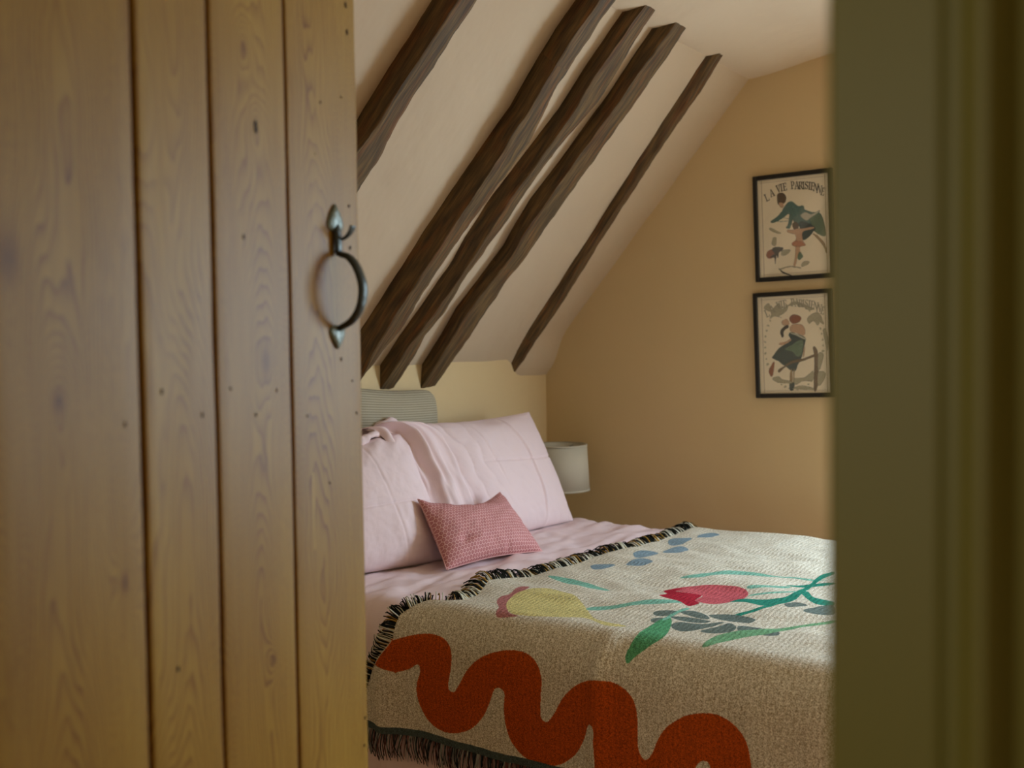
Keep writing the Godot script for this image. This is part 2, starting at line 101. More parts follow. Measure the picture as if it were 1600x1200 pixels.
const EYE := Vector3(0, 1.30, 0)
const SLOPE_FOOT := Vector3(0, 1.195, -2.5)      # the line where the sloping ceiling leaves the knee wall
const SLOPE_UP := Vector3(0, 0.75970, 0.65028)   # up along the slope
const SLOPE_IN := Vector3(0, -0.65028, 0.75970)  # out of the slope into the room
const BED_TOP := 0.568
const BED_ROUND := 0.10
const BED_FAR := 3.935

var mats := {}
var used := {}
var soft := FastNoiseLite.new()
var fine := FastNoiseLite.new()

# ------------------------------------------------------------------ small helpers
func numbered(called: String, parent: Node) -> String:
	var key := str(parent.get_instance_id()) + called
	used[key] = used.get(key, -1) + 1
	return called if used[key] == 0 else "%s_%03d" % [called, used[key]]

func thing(called: String, label: String, category: String, at := Vector3.ZERO, basis := Basis(), group := "") -> Node3D:
	var o := Node3D.new()
	o.name = numbered(called, self)
	add_child(o, true)
	o.transform = Transform3D(basis, at)
	tag(o, label, category, group)
	return o

func tag(o: Node3D, label: String, category: String, group := "") -> void:
	o.set_meta("label", label)
	o.set_meta("category", category)
	if group:
		o.set_meta("group", group)

func put(called: String, mesh: Mesh, material: Material, parent: Node = self) -> MeshInstance3D:
	var o := MeshInstance3D.new()
	o.name = numbered(called, parent)
	o.mesh = mesh
	o.material_override = material
	o.cast_shadow = GeometryInstance3D.SHADOW_CASTING_SETTING_ON
	parent.add_child(o, true)
	return o

func struct(called: String, mesh: Mesh, material: Material, label: String, category: String, parent: Node = self) -> MeshInstance3D:
	var o := put(called, mesh, material, parent)
	if parent == self:
		o.set_meta("kind", "structure")
		tag(o, label, category)
	return o

func tool() -> SurfaceTool:
	var st := SurfaceTool.new()
	st.begin(Mesh.PRIMITIVE_TRIANGLES)
	return st

func done(st: SurfaceTool, smooth := true) -> ArrayMesh:
	if smooth:
		st.index()
	st.generate_normals()
	return st.commit()

# a sheet of nu x nv cells; f(u, v) gives the point and t(u, v) the texture coordinate
func sheet(nu: int, nv: int, f: Callable, t = null, flip := false, st: SurfaceTool = null, group := 0) -> SurfaceTool:
	if st == null:
		st = tool()
	st.set_smooth_group(group)
	var p := []
	var q := []
	for i in nu + 1:
		for j in nv + 1:
			var u := float(i) / nu
			var v := float(j) / nv
			p.append(f.call(u, v))
			q.append(t.call(u, v) if t != null else Vector2(u, v))
	for i in nu:
		for j in nv:
			var a := i * (nv + 1) + j
			var k := [a, a + 1, a + nv + 2, a, a + nv + 2, a + nv + 1]
			if flip:
				k.reverse()
			for n in k:
				st.set_uv(q[n])
				st.add_vertex(p[n])
	return st

# a box with chamfered edges
func box(st: SurfaceTool, lo: Vector3, hi: Vector3, c := 0.003) -> void:
	st.set_smooth_group(-1)
	var m := (lo + hi) / 2
	var h := (hi - lo) / 2
	c = minf(c, minf(h.x, minf(h.y, h.z)) * 0.9)
	var faces := []
	for axis in 3:
		for s in [-1.0, 1.0]:
			var b := (axis + 1) % 3
			var d := (axis + 2) % 3
			var ring := []
			for e in [[-1, -1], [1, -1], [1, 1], [-1, 1]]:
				var v := Vector3.ZERO
				v[axis] = s * h[axis]
				v[b] = e[0] * (h[b] - c)
				v[d] = e[1] * (h[d] - c)
				ring.append(v)
			faces.append(ring)
	for axis in 3:
		var b := (axis + 1) % 3
		var d := (axis + 2) % 3
		for s in [-1.0, 1.0]:
			for r in [-1.0, 1.0]:
				var ring := []
				for e in [[0, -1], [1, -1], [1, 1], [0, 1]]:
					var v := Vector3.ZERO
					v[axis] = e[1] * (h[axis] - c)
					v[b] = s * (h[b] - (c if e[0] else 0.0))
					v[d] = r * (h[d] - (0.0 if e[0] else c))
					ring.append(v)
				faces.append(ring)
	for sx in [-1.0, 1.0]:
		for sy in [-1.0, 1.0]:
			for sz in [-1.0, 1.0]:
				faces.append([Vector3(sx * h.x, sy * (h.y - c), sz * (h.z - c)), Vector3(sx * (h.x - c), sy * h.y, sz * (h.z - c)), Vector3(sx * (h.x - c), sy * (h.y - c), sz * h.z)])
	for ring in faces:
		var n: Vector3 = (ring[1] - ring[0]).cross(ring[2] - ring[0])
		var mid := Vector3.ZERO
		for v in ring:
			mid += v
		if n.dot(mid) > 0:
			ring.reverse()
		for k in ring.size() - 2:
			for v in [ring[0], ring[k + 1], ring[k + 2]]:
				var w: Vector3 = v + m
				st.set_uv(Vector2(w.x + w.z, w.y))
				st.add_vertex(w)

func boxed(lo: Vector3, hi: Vector3, c := 0.003) -> ArrayMesh:
	var st := tool()
	box(st, lo, hi, c)
	return done(st, false)

# a prism: the outline (x, y) of a plan pushed along an axis between two depths
func prism(outline: PackedVector2Array, place: Callable, d0: float, d1: float) -> ArrayMesh:
	var st := tool()
	st.set_smooth_group(-1)
	var n := outline.size()
	var tri := Geometry2D.triangulate_polygon(outline)
	for k in range(0, tri.size(), 3):
		for e in [[0, 1, 2, d0], [0, 2, 1, d1]]:
			for m in 3:
				var q := outline[tri[k + e[m]]]
				st.set_uv(q)
				st.add_vertex(place.call(q, e[3]))
	for k in n:
		var a := outline[k]
		var b := outline[(k + 1) % n]
		for e in [[a, d0], [b, d1], [b, d0], [a, d0], [a, d1], [b, d1]]:
			st.set_uv(e[0])
			st.add_vertex(place.call(e[0], e[1]))
	return done(st, false)

# a bar of oval section swept along points; w = (radius along side, radius along the other way)
func tube(st: SurfaceTool, pts: Array, wide: Array, side: Vector3, sides := 12) -> void:
	st.set_smooth_group(0)
	var rings := []
	for i in pts.size():
		var d: Vector3 = (pts[mini(i + 1, pts.size() - 1)] - pts[maxi(i - 1, 0)]).normalized()
		var a := (side - d * side.dot(d)).normalized()
		var b := d.cross(a)
		var ring := []
		for k in sides:
			var t := TAU * k / sides
			ring.append(pts[i] + a * cos(t) * wide[i].x + b * sin(t) * wide[i].y)
		rings.append(ring)
	for i in pts.size() - 1:
		for k in sides:
			var m := (k + 1) % sides
			for v in [rings[i][k], rings[i + 1][m], rings[i][m], rings[i][k], rings[i + 1][k], rings[i + 1][m]]:
				st.set_uv(Vector2(float(k) / sides, i * 0.1))
				st.add_vertex(v)
	for e in [0, pts.size() - 1]:
		for k in sides:
			var tri := [pts[e], rings[e][k], rings[e][(k + 1) % sides]]
			if e:
				tri.reverse()
			for v in tri:
				st.add_vertex(v)

# a turned shape round the y axis; profile of (radius, height)
func lathe(st: SurfaceTool, profile: Array, sides := 48) -> void:
	st.set_smooth_group(0)
	for i in profile.size() - 1:
		for k in sides:
			var c := []
			for e in [[i, k], [i + 1, k + 1], [i, k + 1], [i, k], [i + 1, k], [i + 1, k + 1]]:
				var t: float = TAU * e[1] / sides
				c.append([Vector3(cos(t) * profile[e[0]].x, profile[e[0]].y, sin(t) * profile[e[0]].x), Vector2(float(e[1]) / sides, profile[e[0]].y)])
			for e in c:
				st.set_uv(e[1])
				st.add_vertex(e[0])

# smooth curve through points
func curve(pts: Array, per := 6) -> Array:
	var out := []
	for i in pts.size() - 1:
		var a = pts[maxi(i - 1, 0)]
		var b = pts[i]
		var c = pts[i + 1]
		var d = pts[mini(i + 2, pts.size() - 1)]
		for k in per:
			var t := float(k) / per
			out.append(b.cubic_interpolate(c, a, d, t))
	out.append(pts[-1])
	return out

func closed_curve(pts: Array, per := 4) -> PackedVector2Array:
	var out := PackedVector2Array()
	var n := pts.size()
	for i in n:
		for k in per:
			out.append(pts[i].cubic_interpolate(pts[(i + 1) % n], pts[(i + n - 1) % n], pts[(i + 2) % n], float(k) / per))
	return out

# y of a line through sorted (x, y) points
func along(line: Array, x: float) -> float:
	var n := line.size()
	var i := 0
	while i < n - 2 and x > line[i + 1].x:
		i += 1
	var a: Vector2 = line[i]
	var b: Vector2 = line[i + 1]
	var t := clampf((x - a.x) / maxf(b.x - a.x, 1e-5), 0.0, 1.0)
	return lerpf(a.y, b.y, t)

func ease01(x: float) -> float:
	return smoothstep(0.0, 1.0, x)

func bump(x: float, at: float, w: float) -> float:
	return exp(-(x - at) * (x - at) / (w * w))

# ------------------------------------------------------------------ pictures computed for materials
func fill(buf: PackedByteArray, w: int, h: int, pts: PackedVector2Array, color: Color, grain: PackedByteArray, side: int) -> PackedByteArray:
	var lo := h
	var hi := 0
	for p in pts:
		lo = mini(lo, int(floor(p.y)))
		hi = maxi(hi, int(ceil(p.y)))
	var n := pts.size()
	var r := color.r8
	var g := color.g8
	var b := color.b8
	for y in range(maxi(lo, 0), mini(hi + 1, h)):
		var xs := []
		var fy := y + 0.5
		for i in n:
			var p := pts[i]
			var q := pts[(i + 1) % n]
			if (p.y <= fy) != (q.y <= fy):
				xs.append(p.x + (fy - p.y) / (q.y - p.y) * (q.x - p.x))
		xs.sort()
		for k in range(0, xs.size() - 1, 2):
			for x in range(maxi(int(round(xs[k])), 0), mini(int(round(xs[k + 1])), w)):
				var s := grain[(y % side) * side + x % side]
				var at := (y * w + x) * 3
				buf[at] = r * s / 255
				buf[at + 1] = g * s / 255
				buf[at + 2] = b * s / 255
	return buf

func picture(w: int, h: int, buf: PackedByteArray, format := Image.FORMAT_RGB8) -> ImageTexture:
	return ImageTexture.create_from_image(Image.create_from_data(w, h, false, format, buf))

func noise(frequency: float, seed_: int, octaves := 3) -> FastNoiseLite:
	var n := FastNoiseLite.new()
	n.seed = seed_
	n.frequency = frequency
	n.noise_type = FastNoiseLite.TYPE_SIMPLEX_SMOOTH
	n.fractal_octaves = octaves
	return n

func noise_picture(frequency: float, seed_: int, size := 512, octaves := 5) -> NoiseTexture2D:
	var t := NoiseTexture2D.new()
	t.width = size
	t.height = size
	t.seamless = true
	t.noise = noise(frequency, seed_, octaves)
	return t

func plain(color: Color, rough := 0.8, spec := 0.5) -> StandardMaterial3D:
	var m := StandardMaterial3D.new()
	m.albedo_color = color
	m.roughness = rough
	m.metallic_specular = spec
	return m

func plaster(color: Color, relief: float) -> StandardMaterial3D:
	var m := plain(color, 0.92, 0.3)
	m.uv1_triplanar = true
	m.uv1_world_triplanar = true
	m.uv1_scale = Vector3.ONE * 0.9
	m.heightmap_enabled = true
	m.heightmap_scale = relief
	m.heightmap_texture = mats.lumps
	return m

# grain of old pine boards: contour lines of a warped parabola on each board, bent round the knots
func pine_texture() -> ImageTexture:
	var w := 640
	var h := 1140
	var buf := PackedByteArray()
	buf.resize(w * h * 3)
	var warp := noise(1.0, 11, 2)
	var streak := noise(1.0, 12, 3)
	var boards := [[-0.02, 0.2255, 0.10, 0.2, 1.0], [0.2255, 0.378, 0.27, 2.3, 0.7], [0.378, 0.571, 0.49, 0.25, 1.0], [0.571, 0.82, 0.66, 2.6, 0.8]]
	var knots := []
	for m in DOOR_MARKS:
		if m[3] < 2:
			knots.append(m)
	for j in h:
		var y := 2.0 - 1.5 * (j + 0.5) / h
		for i in w:
			var u := -0.02 + 0.84 * (i + 0.5) / w
			var k := 0
			while k < 3 and u > boards[k][1]:
				k += 1
			var bd: Array = boards[k]
			var x: float = u - bd[2]
			var a := warp.get_noise_3d(u * 4.0, y * 1.3, k * 7.0)
			var f: float = x * x * 210.0 * bd[4] + (y - bd[3]) * 1.6 + a * 1.3 + 0.16 * streak.get_noise_2d(u * 14.0 + 31.0, y * 4.0)
			var dark := 0.0
			for m in knots:
				var du: float = (u - m[0]) / m[2]
				var dy: float = (y - m[1]) / (m[2] * 1.5)
				var d2 := du * du + dy * dy
				if d2 < 60.0:
					f += 0.55 * exp(-d2 * 0.11) * signf(bd[3] - 1.2)
					if m[3] == 0:
						dark += 0.26 * exp(-d2 * 1.3)
			var ring := fposmod(f * 7.0, 1.0)
			var late := 1.4 * pow(ring, 3.0) * (1.0 - smoothstep(0.9, 1.0, ring))
			var s := streak.get_noise_2d(u * 160.0, y * 5.0)
			var v := 1.0 - 0.30 * late * (0.6 + 0.5 * streak.get_noise_2d(u * 9.0, y * 2.0 + 9.0)) + 0.07 * s + 0.07 * a
			v *= 1.0 - dark
			v *= 1.0 - 0.38 * smoothstep(0.011, 0.003, bd[1] - u) - 0.14 * smoothstep(0.006, 0.001, u - bd[0])     # wax and dirt gathered along the joints
			v = clampf(v, 0.05, 1.2)
			if absf(u - 0.6295 - 0.0006 * sin(y * 60.0)) < 0.0022 and y < 1.10 and y > 0.985:     # a dribble of pale paint
				v = maxf(v, 1.10)
			var red := pow(v, 0.9) * 156.0
			var at := (j * w + i) * 3
			buf[at] = clampi(int(red), 0, 255)
			buf[at + 1] = clampi(int(pow(v, 1.35) * 120.0), 0, 255)
			buf[at + 2] = clampi(int(pow(v, 2.4) * 42.0), 0, 255)
	return picture(w, h, buf)

# grain of dark old oak, along v
func oak_texture() -> ImageTexture:
	var w := 192
	var h := 1024
	var buf := PackedByteArray()
	buf.resize(w * h * 3)
	var a := noise(1.0, 31, 4)
	var b := noise(1.0, 32, 3)
	for j in h:
		for i in w:
			var u := float(i) / w
			var v := float(j) / h
			var s := a.get_noise_2d(u * 12.0, v * 9.0)
			var t := b.get_noise_2d(u * 60.0 + 5.0, v * 9.0)
			var c := b.get_noise_2d(u * 5.0 + 40.0, v * 6.0)
			var k := clampf(0.66 + 0.30 * s + 0.16 * t, 0.2, 1.15)
			var warm := clampf(c * 1.8, 0.0, 1.0)
			var at := (j * w + i) * 3
			buf[at] = clampi(int(k * lerpf(140, 152, warm)), 0, 255)
			buf[at + 1] = clampi(int(k * lerpf(106, 98, warm)), 0, 255)
			buf[at + 2] = clampi(int(k * lerpf(58, 44, warm)), 0, 255)
	return picture(w, h, buf)

const BL_S0 := -0.44
const BL_Z0 := -2.03
const BL_STEP := 0.0015
const BL_W := 1380   # along s
const BL_H := 1160   # along z

func blanket_colors() -> Dictionary:
	return {"cream": Color8(246, 238, 222), "orange": Color8(212, 94, 32), "blue": Color8(150, 172, 182), "rose": Color8(206, 132, 126), "yellow": Color8(244, 226, 150), "mint": Color8(146, 206, 180),
		"pink": Color8(226, 106, 112), "red": Color8(196, 44, 62), "teal": Color8(52, 150, 124), "grey": Color8(122, 134, 124), "green": Color8(106, 184, 130), "green2": Color8(134, 188, 138)}

func blanket_textures() -> Array:
	var w := BL_W
	var h := BL_H
	var side := 252
	var grain := PackedByteArray()
	var relief := PackedByteArray()
	grain.resize(side * side)
	relief.resize(side * side)
	var rng := RandomNumberGenerator.new()
	rng.seed = 77
	for y in side:
		var shift := 0.0
		for x in side:
			shift = 1.6 * sin(TAU * x / 126.0) + 0.9 * sin(TAU * x / 36.0)
			var rib := 0.5 + 0.5 * sin(TAU * (y + shift) / 9.0)
			var knot := 0.5 + 0.5 * sin(TAU * x / 6.0 + (PI if int((y + shift) / 9.0) % 2 else 0.0))
			var r := rng.randf()
			var hgt := clampf(0.42 * rib + 0.18 * knot + 0.4 * r, 0.0, 1.0)
			relief[y * side + x] = int(255 * hgt)
			grain[y * side + x] = int(255 * clampf(0.80 + 0.06 * rib + 0.50 * (r - 0.45), 0.42, 1.0))
	var colors := blanket_colors()
	var cream: Color = colors.cream
	var buf := PackedByteArray()
	buf.resize(w * h * 3)
	var hb := PackedByteArray()
	hb.resize(w * h)
	for y in h:
		for x in w:
			var k := (y % side) * side + x % side
			var s := grain[k]
			var at := y * w + x
			hb[at] = relief[k]
			at *= 3
			buf[at] = cream.r8 * s / 255
			buf[at + 1] = (cream.g8 * s - (255 - s) * 30) / 255
			buf[at + 2] = (cream.b8 * s - (255 - s) * 80) / 255
	for sh in BLANKET_SHAPES:
		var pts := []
		for p in sh[1]:
			pts.append(Vector2((p.x - BL_S0) / BL_STEP, (p.y - BL_Z0) / BL_STEP))
		buf = fill(buf, w, h, closed_curve(pts, 5), colors[sh[0]], grain, side)
	# pale seams between the petals and the fine specks on the yellow tulip
	for k in 90:
		var sx := rng.randf_range(0.14, 0.34)
		var zx := rng.randf_range(-1.62, -1.40)
		var px := int((sx - BL_S0) / BL_STEP)
		var py := int((zx - BL_Z0) / BL_STEP)
		var at := (py * w + px) * 3
		if buf[at + 2] < buf[at] * 0.72:
			for e in rng.randi_range(2, 6):
				var q := at + e * 3
				buf[q] = buf[q] * 7 / 10
				buf[q + 1] = buf[q + 1] * 7 / 10
	# blue-grey band woven along the lower edge
	for y in h:
		for x in range(0, int((-0.377 - BL_S0) / BL_STEP)):
			var s := grain[(y % side) * side + x % side]
			var at := (y * w + x) * 3
			buf[at] = 92 * s / 255
			buf[at + 1] = 104 * s / 255
			buf[at + 2] = 100 * s / 255
	return [picture(w, h, buf), picture(w, h, hb, Image.FORMAT_L8)]

# rosy discs in a pale honeycomb, one period of the print
func honeycomb_texture() -> ImageTexture:
	var w := 96
	var h := 166
	var buf := PackedByteArray()
	buf.resize(w * h * 3)
	var centres := [Vector2(0, 0), Vector2(96, 0), Vector2(48, 83), Vector2(0, 166), Vector2(96, 166), Vector2(144, 83), Vector2(-48, 83)]
	for y in h:
		for x in w:
			var d := 1e9
			var e := 1e9
			for c in centres:
				var q: float = Vector2(x + 0.5, y + 0.5).distance_to(c)
				if q < d:
					e = d
					d = q
				elif q < e:
					e = q
			var line := smoothstep(8.0, 17.0, e - d)
			var dot := smoothstep(8.0, 12.0, d)
			var c := Color8(236, 192, 186).lerp(Color8(184, 112, 112), line)
			c = Color8(212, 158, 152).lerp(c, dot)
			var at := (y * w + x) * 3
			buf[at] = c.r8
			buf[at + 1] = c.g8
			buf[at + 2] = c.b8
	return picture(w, h, buf)

func ticking_texture() -> ImageTexture:
	var buf := PackedByteArray()
	buf.resize(8 * 32 * 3)
	for y in 32:
		for x in 8:
			var k := (y % 32) >= 19
			var c := Color8(148, 136, 114) if k else Color8(182, 170, 147)
			var at := (y * 8 + x) * 3
			buf[at] = c.r8
			buf[at + 1] = c.g8
			buf[at + 2] = c.b8
	return picture(8, 32, buf)

func linen_relief() -> ImageTexture:
	var n := 256
	var buf := PackedByteArray()
	buf.resize(n * n)
	var rng := RandomNumberGenerator.new()
	rng.seed = 5
	var row := []
	var col := []
	for i in n:
		row.append(rng.randf())
		col.append(rng.randf())
	for y in n:
		for x in n:
			var over := (x + y) % 2 == 0
			buf[y * n + x] = int(255 * (0.4 * row[y] + 0.4 * col[x] + (0.2 if over else 0.0)))
	return picture(n, n, buf, Image.FORMAT_L8)

func print_texture(shapes: Array, oval: bool) -> ImageTexture:
	var w := 320
	var h := 420
	var k := 1000.0       # pixels a metre
	var one := PackedByteArray()
	one.resize(64 * 64)
	var rng := RandomNumberGenerator.new()
	rng.seed = 9
	for i in one.size():
		one[i] = rng.randi_range(205, 255)
	var c := {"paper": Color8(246, 230, 202), "hair": Color8(92, 70, 46), "skin": Color8(228, 182, 146), "skin2": Color8(178, 146, 104), "teal": Color8(76, 122, 116), "green": Color8(104, 132, 104), "dark": Color8(30, 66, 70), "white": Color8(214, 208, 186),
		"rose": Color8(214, 146, 112), "rust": Color8(160, 84, 50), "black": Color8(48, 42, 34), "mist": Color8(194, 182, 150), "wood": Color8(126, 98, 70)}
	var buf := PackedByteArray()
	buf.resize(w * h * 3)
	for i in w * h:
		buf[i * 3] = c.paper.r8
		buf[i * 3 + 1] = c.paper.g8
		buf[i * 3 + 2] = c.paper.b8
	for e in [[0.028, 0.028, 0.285, 0.0295], [0.028, 0.384, 0.285, 0.3855], [0.032, 0.02, 0.0335, 0.392], [0.281, 0.02, 0.2825, 0.392]]:
		var q := PackedVector2Array([Vector2(e[0], e[1]) * k, Vector2(e[2], e[1]) * k, Vector2(e[2], e[3]) * k, Vector2(e[0], e[3]) * k])
		buf = fill(buf, w, h, q, Color8(170, 140, 108), one, 64)
	if oval:
		for i in 46:      # leafy wreath round the picture
			var t := TAU * i / 46.0
			var o := Vector2(0.155 + 0.115 * cos(t), 0.215 + 0.165 * sin(t)) * k
			var leaf := []
			for m in 5:
				leaf.append(o + Vector2(cos(TAU * m / 5.0 + i), sin(TAU * m / 5.0 + i)) * rng.randf_range(2, 7))
			buf = fill(buf, w, h, closed_curve(leaf, 3), Color8(196, 184, 152), one, 64)
	for sh in shapes:
		var pts := []
		for p in sh[1]:
			pts.append(p * k)
		var ring := closed_curve(pts, 4)
		buf = fill(buf, w, h, ring, c[sh[0]], one, 64)
		var line: Color = c[sh[0]].darkened(0.38)
		for i in ring.size():     # broken pencil outline
			var p := ring[i]
			var q := ring[(i + 1) % ring.size()]
			var side := (q - p).orthogonal().normalized() * 0.65
			if rng.randf() < 0.8:
				buf = fill(buf, w, h, PackedVector2Array([p - side, q - side, q + side, p + side]), line, one, 64)
		if sh[0] in ["teal", "green", "dark"]:     # brushed folds of the dress
			var mid := Vector2.ZERO
			for p in ring:
				mid += p / ring.size()
			for i in range(0, ring.size(), 5):
				var p := ring[i].lerp(mid, 0.25)
				var q := ring[i].lerp(mid, 0.8)
				var side := (q - p).orthogonal().normalized() * 0.8
				buf = fill(buf, w, h, PackedVector2Array([p - side, q, p + side]), c[sh[0]].darkened(0.3) if i % 2 else c[sh[0]].lightened(0.22), one, 64)
	for i in 240:         # loose pencil flecks inside the coloured shapes
		var x := rng.randi_range(60, 290)
		var y := rng.randi_range(70, 370)
		var at := (y * w + x) * 3
		if buf[at] < 150:
			for m in 5:
				for n in 3:
					buf[at + m * 3 * (1 + i % 2) + n] = mini(buf[at + m * 3 + n] + 46, 255)
	return picture(w, h, buf)

# ------------------------------------------------------------------ the bed's surface: s runs across (0 where the near edge starts to round, negative down the near side), z along
func bed_near(z: float) -> float:
	return 2.40 - 0.06 * (z + 1.9)

func bed_point(s: float, z: float, lift: float) -> Vector3:
	var b := bed_near(z)
	var length := BED_FAR - 0.07 - b - BED_ROUND
	var p := Vector3.ZERO
	var n := Vector3.UP
	if s >= length:
		var th := minf((s - length) / 0.07, PI / 2)
		n = Vector3(sin(th), cos(th), 0)
		p = Vector3(BED_FAR - 0.07, BED_TOP - 0.07, z) + n * 0.07
		p.y -= maxf(0.0, s - length - 0.07 * PI / 2)
	elif s >= 0:
		p = Vector3(b + BED_ROUND + s, BED_TOP, z)
	else:
		var th := minf(-s / BED_ROUND, PI / 2)
		n = Vector3(-sin(th), cos(th), 0)
		p = Vector3(b + BED_ROUND, BED_TOP - BED_ROUND, z) + n * BED_ROUND
		p.y -= maxf(0.0, -s - BED_ROUND * PI / 2)
	var top := clampf(s / 0.2, 0.0, 1.0)
	var side := smoothstep(0.02, -0.16, s)
	var d := 0.010 * top * soft.get_noise_2d(s * 3.0, z * 3.0)
	d += side * (0.030 * bump(z, -1.225, 0.026) + 0.022 * bump(z, -1.90, 0.035) - 0.012 * bump(z, -1.78, 0.07) + 0.010 * soft.get_noise_2d(z * 6.0, 3.0))
	d += -0.010 * bump(s, 0.09, 0.06) * bump(z, -1.80, 0.09) + 0.012 * bump(s, 0.26, 0.09) * bump(z, -1.82, 0.08)
	return p + n * (d + lift)

# ------------------------------------------------------------------ pillows: corners bottom left, bottom right, top right, top left of the front
func pillow_point(c: Array, n: Vector3, a: float, b: float, deep: float, tuck: float, sag: float, blunt := 0.0) -> Vector3:
	var ea := 2.0 * a - 1.0
	var eb := 2.0 * b - 1.0
	var aa := 0.5 + 0.5 * ea * (1.0 - tuck * (1.0 - eb * eb) * absf(ea))
	var bb := 0.5 + 0.5 * eb * (1.0 - sag * (1.0 if eb > 0.0 else 0.25) * (1.0 - pow(absf(ea), 1.6)) * absf(eb))
	var k := blunt * pow(absf(ea * eb), 8.0)
	aa = lerpf(aa, 0.5, k)
	bb = lerpf(bb, 0.5, k)
	var p: Vector3 = c[0].lerp(c[1], aa).lerp(c[3].lerp(c[2], aa), bb)
	var fat := pow(maxf(0.0, (1.0 - pow(absf(ea), 2.6)) * (1.0 - pow(absf(eb), 2.6))), 0.55)
	return p + n * deep * fat

func pillow_mesh(c: Array, front: float, back: float, tuck: float, sag: float, detail: Callable, nu := 90, nv := 70, uv := Vector2.ONE, blunt := 0.0) -> ArrayMesh:
	var n: Vector3 = (c[1] - c[0]).cross(c[3] - c[0]).normalized()
	var st := sheet(nu, nv, func(u: float, v: float): return pillow_point(c, n, u, v, front, tuck, sag, blunt) + n * float(detail.call(u, v)), func(u: float, v: float): return Vector2(u * uv.x, v * uv.y), true)
	sheet(nu / 2, nv / 2, func(u: float, v: float): return pillow_point(c, n, u, v, -back, tuck, sag, blunt), func(u: float, v: float): return Vector2(u * uv.x, v * uv.y), false, st)
	return done(st)

# ------------------------------------------------------------------ the scene
func _ready() -> void:
	# camera
	var cam := Camera3D.new()
	cam.name = "camera"
	var yaw := deg_to_rad(31.9)
	var pitch := deg_to_rad(-2.5)
	var flat := Vector3(cos(yaw), 0, -sin(yaw))
	var right := Vector3(sin(yaw), 0, cos(yaw))
	var ahead := flat * cos(pitch) + Vector3.UP * sin(pitch)
	var up := Vector3.UP * cos(pitch) - flat * sin(pitch)
	var roll := 0.0134
	add_child(cam)
	cam.transform = Transform3D(Basis(right * cos(roll) - up * sin(roll), up * cos(roll) + right * sin(roll), -ahead), EYE)
	cam.keep_aspect = Camera3D.KEEP_HEIGHT
	var lens := CameraAttributesPhysical.new()
	lens.frustum_focal_length = 35.4
	lens.frustum_focus_distance = 3.0
	lens.frustum_near = 0.05
	lens.frustum_far = 60.0
	lens.exposure_aperture = 2.9
	cam.attributes = lens
	cam.fov = rad_to_deg(2.0 * atan(600.0 / 1770.0))
	cam.near = 0.05
	cam.far = 60.0
	cam.current = true
	# sky: a bright overcast day
	var world := WorldEnvironment.new()
	world.name = "world"
	var env := Environment.new()
	var sky := Sky.new()
	var sm := ProceduralSkyMaterial.new()
	sm.sky_top_color = Color(0.72, 0.78, 0.84)
	sm.sky_horizon_color = Color(0.86, 0.88, 0.88)
	sm.ground_bottom_color = Color(0.30, 0.34, 0.22)
	sm.ground_horizon_color = Color(0.62, 0.66, 0.58)
	sky.sky_material = sm
	env.background_mode = Environment.BG_SKY
	env.sky = sky
	env.background_energy_multiplier = 0.4
	env.tonemap_mode = Environment.TONE_MAPPER_LINEAR
	env.tonemap_exposure = 0.67
	env.sdfgi_enabled = true
	env.ssao_enabled = true
	env.ssil_enabled = true
	world.environment = env
	add_child(world)
	# daylight through the gable window of the bedroom, and weakly through the window of the landing
	# the brighter sky comes down through the window, the duller ground light comes level
	daylight("window_ground_light", Vector3(4.26, 1.34, 0.02), Vector3(-1, 0, 0), Vector2(0.92, 1.10), 3.4, Color(0.84, 0.93, 1.0))
	for y in [1.02, 1.38, 1.74]:
		daylight("window_sky_light", Vector3(4.30, y, 0.02), Vector3(-0.71, -0.70, 0.0), Vector2(0.92, 0.34), 3.3, Color(0.79, 0.91, 1.0))
	daylight("landing_window_daylight", Vector3(-1.45, 1.5, -0.60), Vector3(1, 0, 0), Vector2(0.6, 0.8), 1.15, Color(1.0, 0.97, 0.9))
	soft = noise(1.0, 3, 3)
	fine = noise(1.0, 4, 4)
	make_materials()
	build_shell()
	build_doorway()
	build_rafters()
	build_bed()
	build_pillows()
	build_blanket()
	build_pictures()
	build_lamp()

func daylight(called: String, at: Vector3, towards: Vector3, size: Vector2, energy: float, color: Color) -> void:
	var l := AreaLight3D.new()
	l.name = called
	l.area_size = size
	l.light_energy = energy
	l.light_color = color
	l.shadow_enabled = true
	l.area_range = 20.0
	l.area_attenuation = 2.0
	add_child(l)
	l.transform = Transform3D(Basis.looking_at(towards, Vector3.UP), at)

